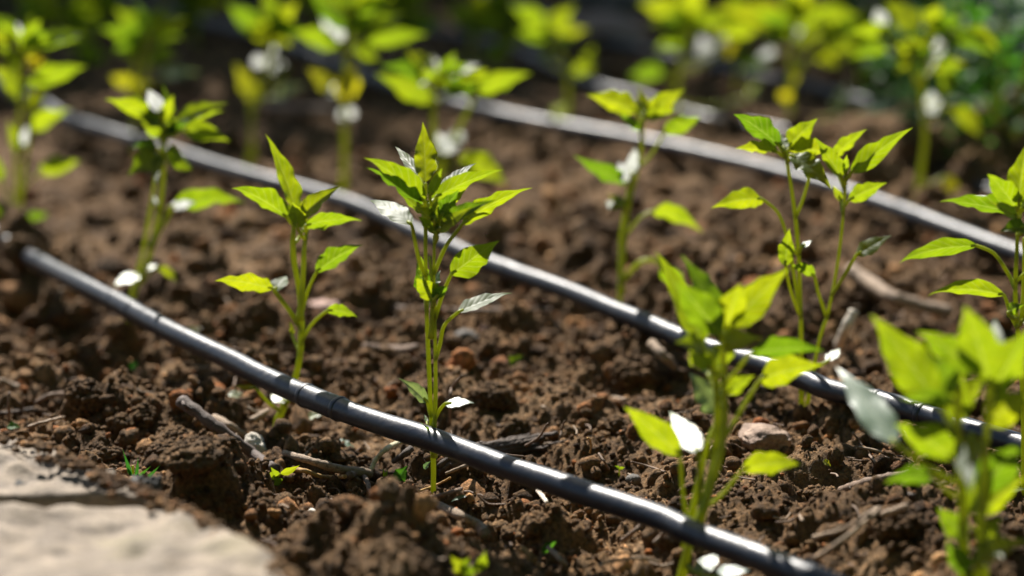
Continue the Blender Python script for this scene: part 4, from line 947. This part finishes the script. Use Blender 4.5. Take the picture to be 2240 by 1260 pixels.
lone_leaf('fallen_leaf', 670, 918, 706, 908, 16, 55, M_PALE, 'pale flat leaf under the pipe right of the second seedling', 'leaf', 14)
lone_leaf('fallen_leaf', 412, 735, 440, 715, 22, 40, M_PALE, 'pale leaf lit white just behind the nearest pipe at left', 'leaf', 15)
lone_leaf('fallen_leaf', 1020, 1085, 985, 1098, 8, 40, M_PALE, 'thin greenish sliver right of the central stem foot', 'leaf', 16)
lone_leaf('fallen_leaf', 770, 1130, 782, 1100, 16, 30, M_DEAD, 'curled orange dry leaf left of the big blurred clod', 'leaf', 17)
lone_leaf('fallen_leaf', 1340, 1250, 1370, 1238, 24, 40, M_DEAD, 'orange dry leaf at the bottom edge', 'leaf', 18)
lone_leaf('fallen_leaf', 1592, 1062, 1625, 1052, 12, 50, M_YELLOW, 'yellow sliver of leaf behind the close seedling', 'leaf', 19)
for i, (px, py) in enumerate([(1404, 1065), (430, 866), (700, 1020), (1130, 760), (1155, 765), (1235, 770), (315, 935), (560, 800)]):
    pass
def weed(name, base, leaves, label, cat, m, seed, stem_top=None, r=.0007):
    g = ground(*base); root = empty(name, g, label, cat)
    top = at(stem_top[0], stem_top[1], 0) if stem_top else None
    T = aty(stem_top[0], stem_top[1], g.y) if stem_top else g + Vector((0, 0, .006))
    V, Fs, uv = tube([p - g for p in spline([g - Vector((0, 0, .004)), (g + T) / 2, T], 5)], r, 7)
    mesh_obj('stem', V, Fs, M_STEM if m is not M_DEAD else M_TWIG, root, uv=uv)
    for i, (bx, by, tx, ty, w_, ph) in enumerate(leaves):
        B = aty(bx, by, g.y); k = (B - CAM).dot(FWD) / F; Tp = aty(tx, ty, g.y - .004 + .003 * (i % 3))
        mm = (Tp - B).normalized(); c = (CAM - B).normalized(); n0 = (c - mm * c.dot(mm)).normalized()
        nn = Matrix.Rotation(R(ph), 3, mm) @ n0
        wd = w_ * k / max(.35, math.cos(R(ph)))
        V, Fs, uv = leaf_mesh(B - g, Tp - g, min(wd, (Tp - B).length * .9), nn, .1, .2, seed * 20 + i, 1, 12, 6, .03, 0, .12)
        lo = mesh_obj('leaf', V, Fs, m, root, uv=uv)
        A = seg_near([g, T], B)
        if (A - B).length > .003:
            V, Fs, uv = tube([p - g for p in spline([A, B], 4)], r * .7, 6); mesh_obj('petiole', V, Fs, M_STEM, lo, uv=uv)
    return root
weed('weed', (602, 1062), [(604, 1048, 593, 1022, 20, 20), (600, 1044, 580, 1030, 16, -25), (614, 1036, 656, 1018, 16, 30), (612, 1060, 600, 1044, 22, 10), (590, 1042, 562, 1038, 10, 30), (598, 1062, 572, 1064, 10, 40)], 'small green weed with rounded leaves in front of the white stone', 'weed', M_LEAF, 1, (612, 1036))
weed('grass_tuft', (292, 1052), [(290, 1050, 268, 982, 9, 0), (296, 1050, 302, 1000, 8, 20), (312, 1055, 350, 1018, 9, 10), (300, 1045, 330, 1020, 7, 0), (286, 1040, 276, 1010, 8, 10)], 'tiny blurred grass tuft at the edge of the paving stones', 'grass tuft', M_WEED, 2)
weed('sprout', (1354, 1042), [(1355, 1024, 1344, 1019, 7, 20), (1355, 1024, 1367, 1022, 7, 20)], 'tiny two leaved sprout on the soil right of the pipe', 'sprout', M_LEAF, 3, (1355, 1025), .0005)
weed('sprout', (843, 1072), [(842, 1046, 838, 1024, 6, 0), (842, 1046, 848, 1026, 6, 0), (840, 1054, 831, 1044, 5, 20), (844, 1052, 853, 1044, 5, 20), (848, 1080, 856, 1064, 9, 30)], 'small green budding sprout left of the central stem', 'sprout', M_LEAF, 4, (842, 1036), .0010)
weed('dry_flower', (195, 912), [(195, 900, 178, 895, 10, 0), (195, 898, 196, 882, 11, 0), (195, 900, 213, 893, 10, 0), (195, 904, 188, 912, 10, 0), (196, 904, 208, 908, 9, 0)], 'dry brown star shaped flower on a dark clod at left', 'dry flower', M_PALE if False else M_DEAD, 5, (195, 900), .0012)
weed('weed', (1008, 1258), [(1006, 1250, 986, 1215, 26, 10), (1010, 1248, 1028, 1218, 26, -10), (1004, 1258, 978, 1248, 24, 10), (1014, 1255, 1048, 1240, 28, 20), (1040, 1250, 1062, 1205, 26, 40)], 'blurred green weed at the bottom edge near the big clod', 'weed', M_LEAF, 6, (1010, 1246), .001)
weed('sprout', (1012, 1170), [(1012, 1168, 1004, 1160, 8, 0), (1012, 1168, 1020, 1158, 7, 0)], 'tiny green sprout right of the big blurred clod', 'sprout', M_WEED, 7, (1012, 1166), .0005)

def leafy_mass(name, px, py, wid, hgt, n, label, cat, m, seed, dz=.02, lsize=(.02, .045)):
    """a low bushy weed: one crown of many small leaves over a few stems"""
    rng = random.Random(seed); g = ground(px, py); root = empty(name, g, label, cat)
    V = []; Fs = []; UV = []
    for i in range(n):
        a = rng.uniform(0, 6.28); q_ = rng.random() ** .5; h_ = rng.random() ** .8
        B = Vector((math.cos(a) * wid * q_ * .9, math.sin(a) * wid * q_ * .7, hgt * h_ * (1 - .45 * q_)))
        d = Vector((math.cos(a) + rng.uniform(-.8, .8), math.sin(a) + rng.uniform(-.8, .8), rng.uniform(-.2, .9))).normalized() * rng.uniform(*lsize)
        nn = Vector((rng.uniform(-.5, .5), rng.uniform(-.7, .3), 1))
        v, f, u = leaf_mesh(B, B + d, d.length * rng.uniform(.35, .6), nn, .12, .25, seed * 999 + i, 1, 6, 4, .06)
        o_ = len(V); V += v; UV += u; Fs += [tuple(k + o_ for k in ff) for ff in f]
    mesh_obj('crown', V, Fs, m, root, uv=UV)
    for i in range(7):
        a = rng.uniform(0, 6.28); e = Vector((math.cos(a) * wid * .6, math.sin(a) * wid * .5, hgt * rng.uniform(.5, .85)))
        v, f, u = tube(spline([Vector((math.cos(a) * .01, math.sin(a) * .01, -.01)), e * .5 + Vector((0, 0, .02)), e], 5), .0018, 6)
        mesh_obj('stem', v, f, M_STEM, root, uv=u)
    return root
leafy_mass('weed_bush', 2190, 300, .13, .17, 420, 'dark green leafy weed bush at the right edge, behind the third row', 'weed bush', M_WEED, 1)
leafy_mass('weed_bush', 2040, 50, .16, .20, 360, 'blurred green weed bush at the top right, far back', 'weed bush', M_WEED, 2)
leafy_mass('weed_bush', 2060, 210, .09, .13, 160, 'lighter weed between the upper right seedling and the bush', 'weed bush', M_WEED, 3)
leafy_mass('weed_bush', 620, -20, .22, .16, 260, 'dark weeds along the top edge, left of centre', 'weed bush', M_WEED, 4)
leafy_mass('weed_bush', 1080, -30, .24, .18, 300, 'dark weeds along the top edge, in the middle', 'weed bush', M_WEED, 5)
leafy_mass('weed_bush', 160, 20, .2, .14, 220, 'dark weeds in the top left behind the seedlings', 'weed bush', M_WEED, 6)
leafy_mass('weed_bush', 1700, -40, .24, .2, 300, 'dim weeds along the top edge, right of centre', 'weed bush', M_WEED, 7)

# a dark red stake and a blue grey board far back at the right edge
def plain_mat(name, c, rough=.7):
    m, n, b = mat(name); geo = n.nodes.new('ShaderNodeNewGeometry'); a = noise_tex(n, 30, 5, .6, geo.outputs['Position'])
    n.links.new(ramp(n, a.outputs[0], [(.3, tuple(x * .7 for x in c)), (.7, tuple(x * 1.2 for x in c))]).outputs[0], b.inputs['Base Color']); b.inputs['Roughness'].default_value = rough
    bump(n, b, a.outputs[0], .3, .003); return m
def board(name, px, py, w_, d_, h_, m, label, cat, rz=0, tilt=0):
    g = ground(px, py); bm = bmesh.new(); bmesh.ops.create_cube(bm, size=1)
    for v in bm.verts: v.co = Vector((v.co.x * w_, v.co.y * d_, (v.co.z + .5) * h_ - .03))
    bmesh.ops.subdivide_edges(bm, edges=bm.edges[:], cuts=3, use_grid_fill=True)
    bmesh.ops.bevel(bm, geom=[e for e in bm.edges if len(e.link_faces) == 2 and e.calc_face_angle() > .5], offset=.004, segments=2, affect='EDGES')
    me = bpy.data.meshes.new(name); bm.to_mesh(me); bm.free(); me.materials.append(m)
    o = bpy.data.objects.new(name, me); COL.objects.link(o); o.location = g; o.rotation_euler = (R(tilt), 0, R(rz)); return tag(o, label, cat)
board('wooden_post', 2236, 70, .09, .05, .34, plain_mat('dark_red_paint', (.16, .015, .015)), 'dark red post in the top right corner', 'post', 10)
board('stone_board', 2185, 130, .11, .03, .14, plain_mat('blue_grey', (.16, .17, .21)), 'blue grey upright board behind the weeds at upper right', 'board', -12, -8)

# ------------------------------------------------------------------ far trees shade the back rows; unseen ones added near the viewer block skylight
def tree(x, y, z0, z1, wx, wy, n, ls, label, seed):
    rng = random.Random(seed); root = empty('garden_tree', (x, y, 0), label, 'tree', 'small trees round the vegetable bed')
    V = []; Fs = []; UV = []
    cl = [(rng.uniform(0, 6.28), rng.random() ** .5, rng.random()) for _ in range(26)]
    for i in range(n):
        a, q_, h_ = cl[i % 26]
        c = Vector((math.cos(a) * wx * q_, math.sin(a) * wy * q_, z0 + (z1 - z0) * h_))
        B = c + Vector((rng.gauss(0, 1) * wx * .25, rng.gauss(0, 1) * wy * .25, rng.gauss(0, 1) * (z1 - z0) * .10)); B.z = max(B.z, z0)
        d = Vector((rng.uniform(-1, 1), rng.uniform(-1, 1), rng.uniform(-.6, .5))).normalized() * rng.uniform(ls * .7, ls * 1.3)
        v, f, u = leaf_mesh(B, B + d, d.length * .5, Vector((rng.uniform(-.6, .6), rng.uniform(-.6, .6), 1)), .1, .2, seed * 9999 + i, 1, 4, 2, .05)
        o_ = len(V); V += v; UV += u; Fs += [tuple(k + o_ for k in ff) for ff in f]
    mesh_obj('crown', V, Fs, M_WEED, root, uv=UV)
    v, f, u = tube(spline([Vector((0, 0, -.1)), Vector((.03, .02, z0 * .6)), Vector((-.02, 0, z0 + (z1 - z0) * .5))], 6), lambda t: .05 - .03 * t, 9)
    tr = mesh_obj('trunk', v, f, M_BARK, root, uv=u)
    for a, q_, h_ in cl[:9]:
        e = Vector((math.cos(a) * wx * q_, math.sin(a) * wy * q_, z0 + (z1 - z0) * h_)); b_ = Vector((0, 0, z0 * .9 + .1))
        v, f, u = tube(spline([b_, (b_ + e) / 2 + Vector((0, 0, .06)), e], 5), lambda t: .02 - .014 * t, 6)
        mesh_obj('limb', v, f, M_BARK, tr, uv=u)
for i, (x, lab) in enumerate([(-3.1, 'tree at the far left of the row beyond the bed'), (-2.3, 'tree second from the left beyond the bed'), (-1.5, 'tree left of the middle beyond the bed'), (-.7, 'tree in the middle of the row beyond the bed'), (.1, 'tree at the right of the row beyond the bed')]):
    tree(x, 5.05 + .1 * math.sin(i * 2.1), 1.0, 2.46 + .12 * math.sin(i * 1.7), .55, .45, 2400, .09, lab, 60 + i)
for i, (x, y, lab) in enumerate([(-2.6, -1.6, 'unseen sky blocking tree added behind the viewer on the left'), (0, -2.2, 'unseen sky blocking tree added right behind the viewer'), (2.6, -1.6, 'unseen sky blocking tree added behind the viewer on the right'), (3.4, 1.0, 'unseen sky blocking tree added off to the right of the bed')]):
    tree(x, y, .5, 4.0, 1.35, .9, 1500, .30, lab, 80 + i)  # out of view, added to deepen the shadows by cutting sky fill
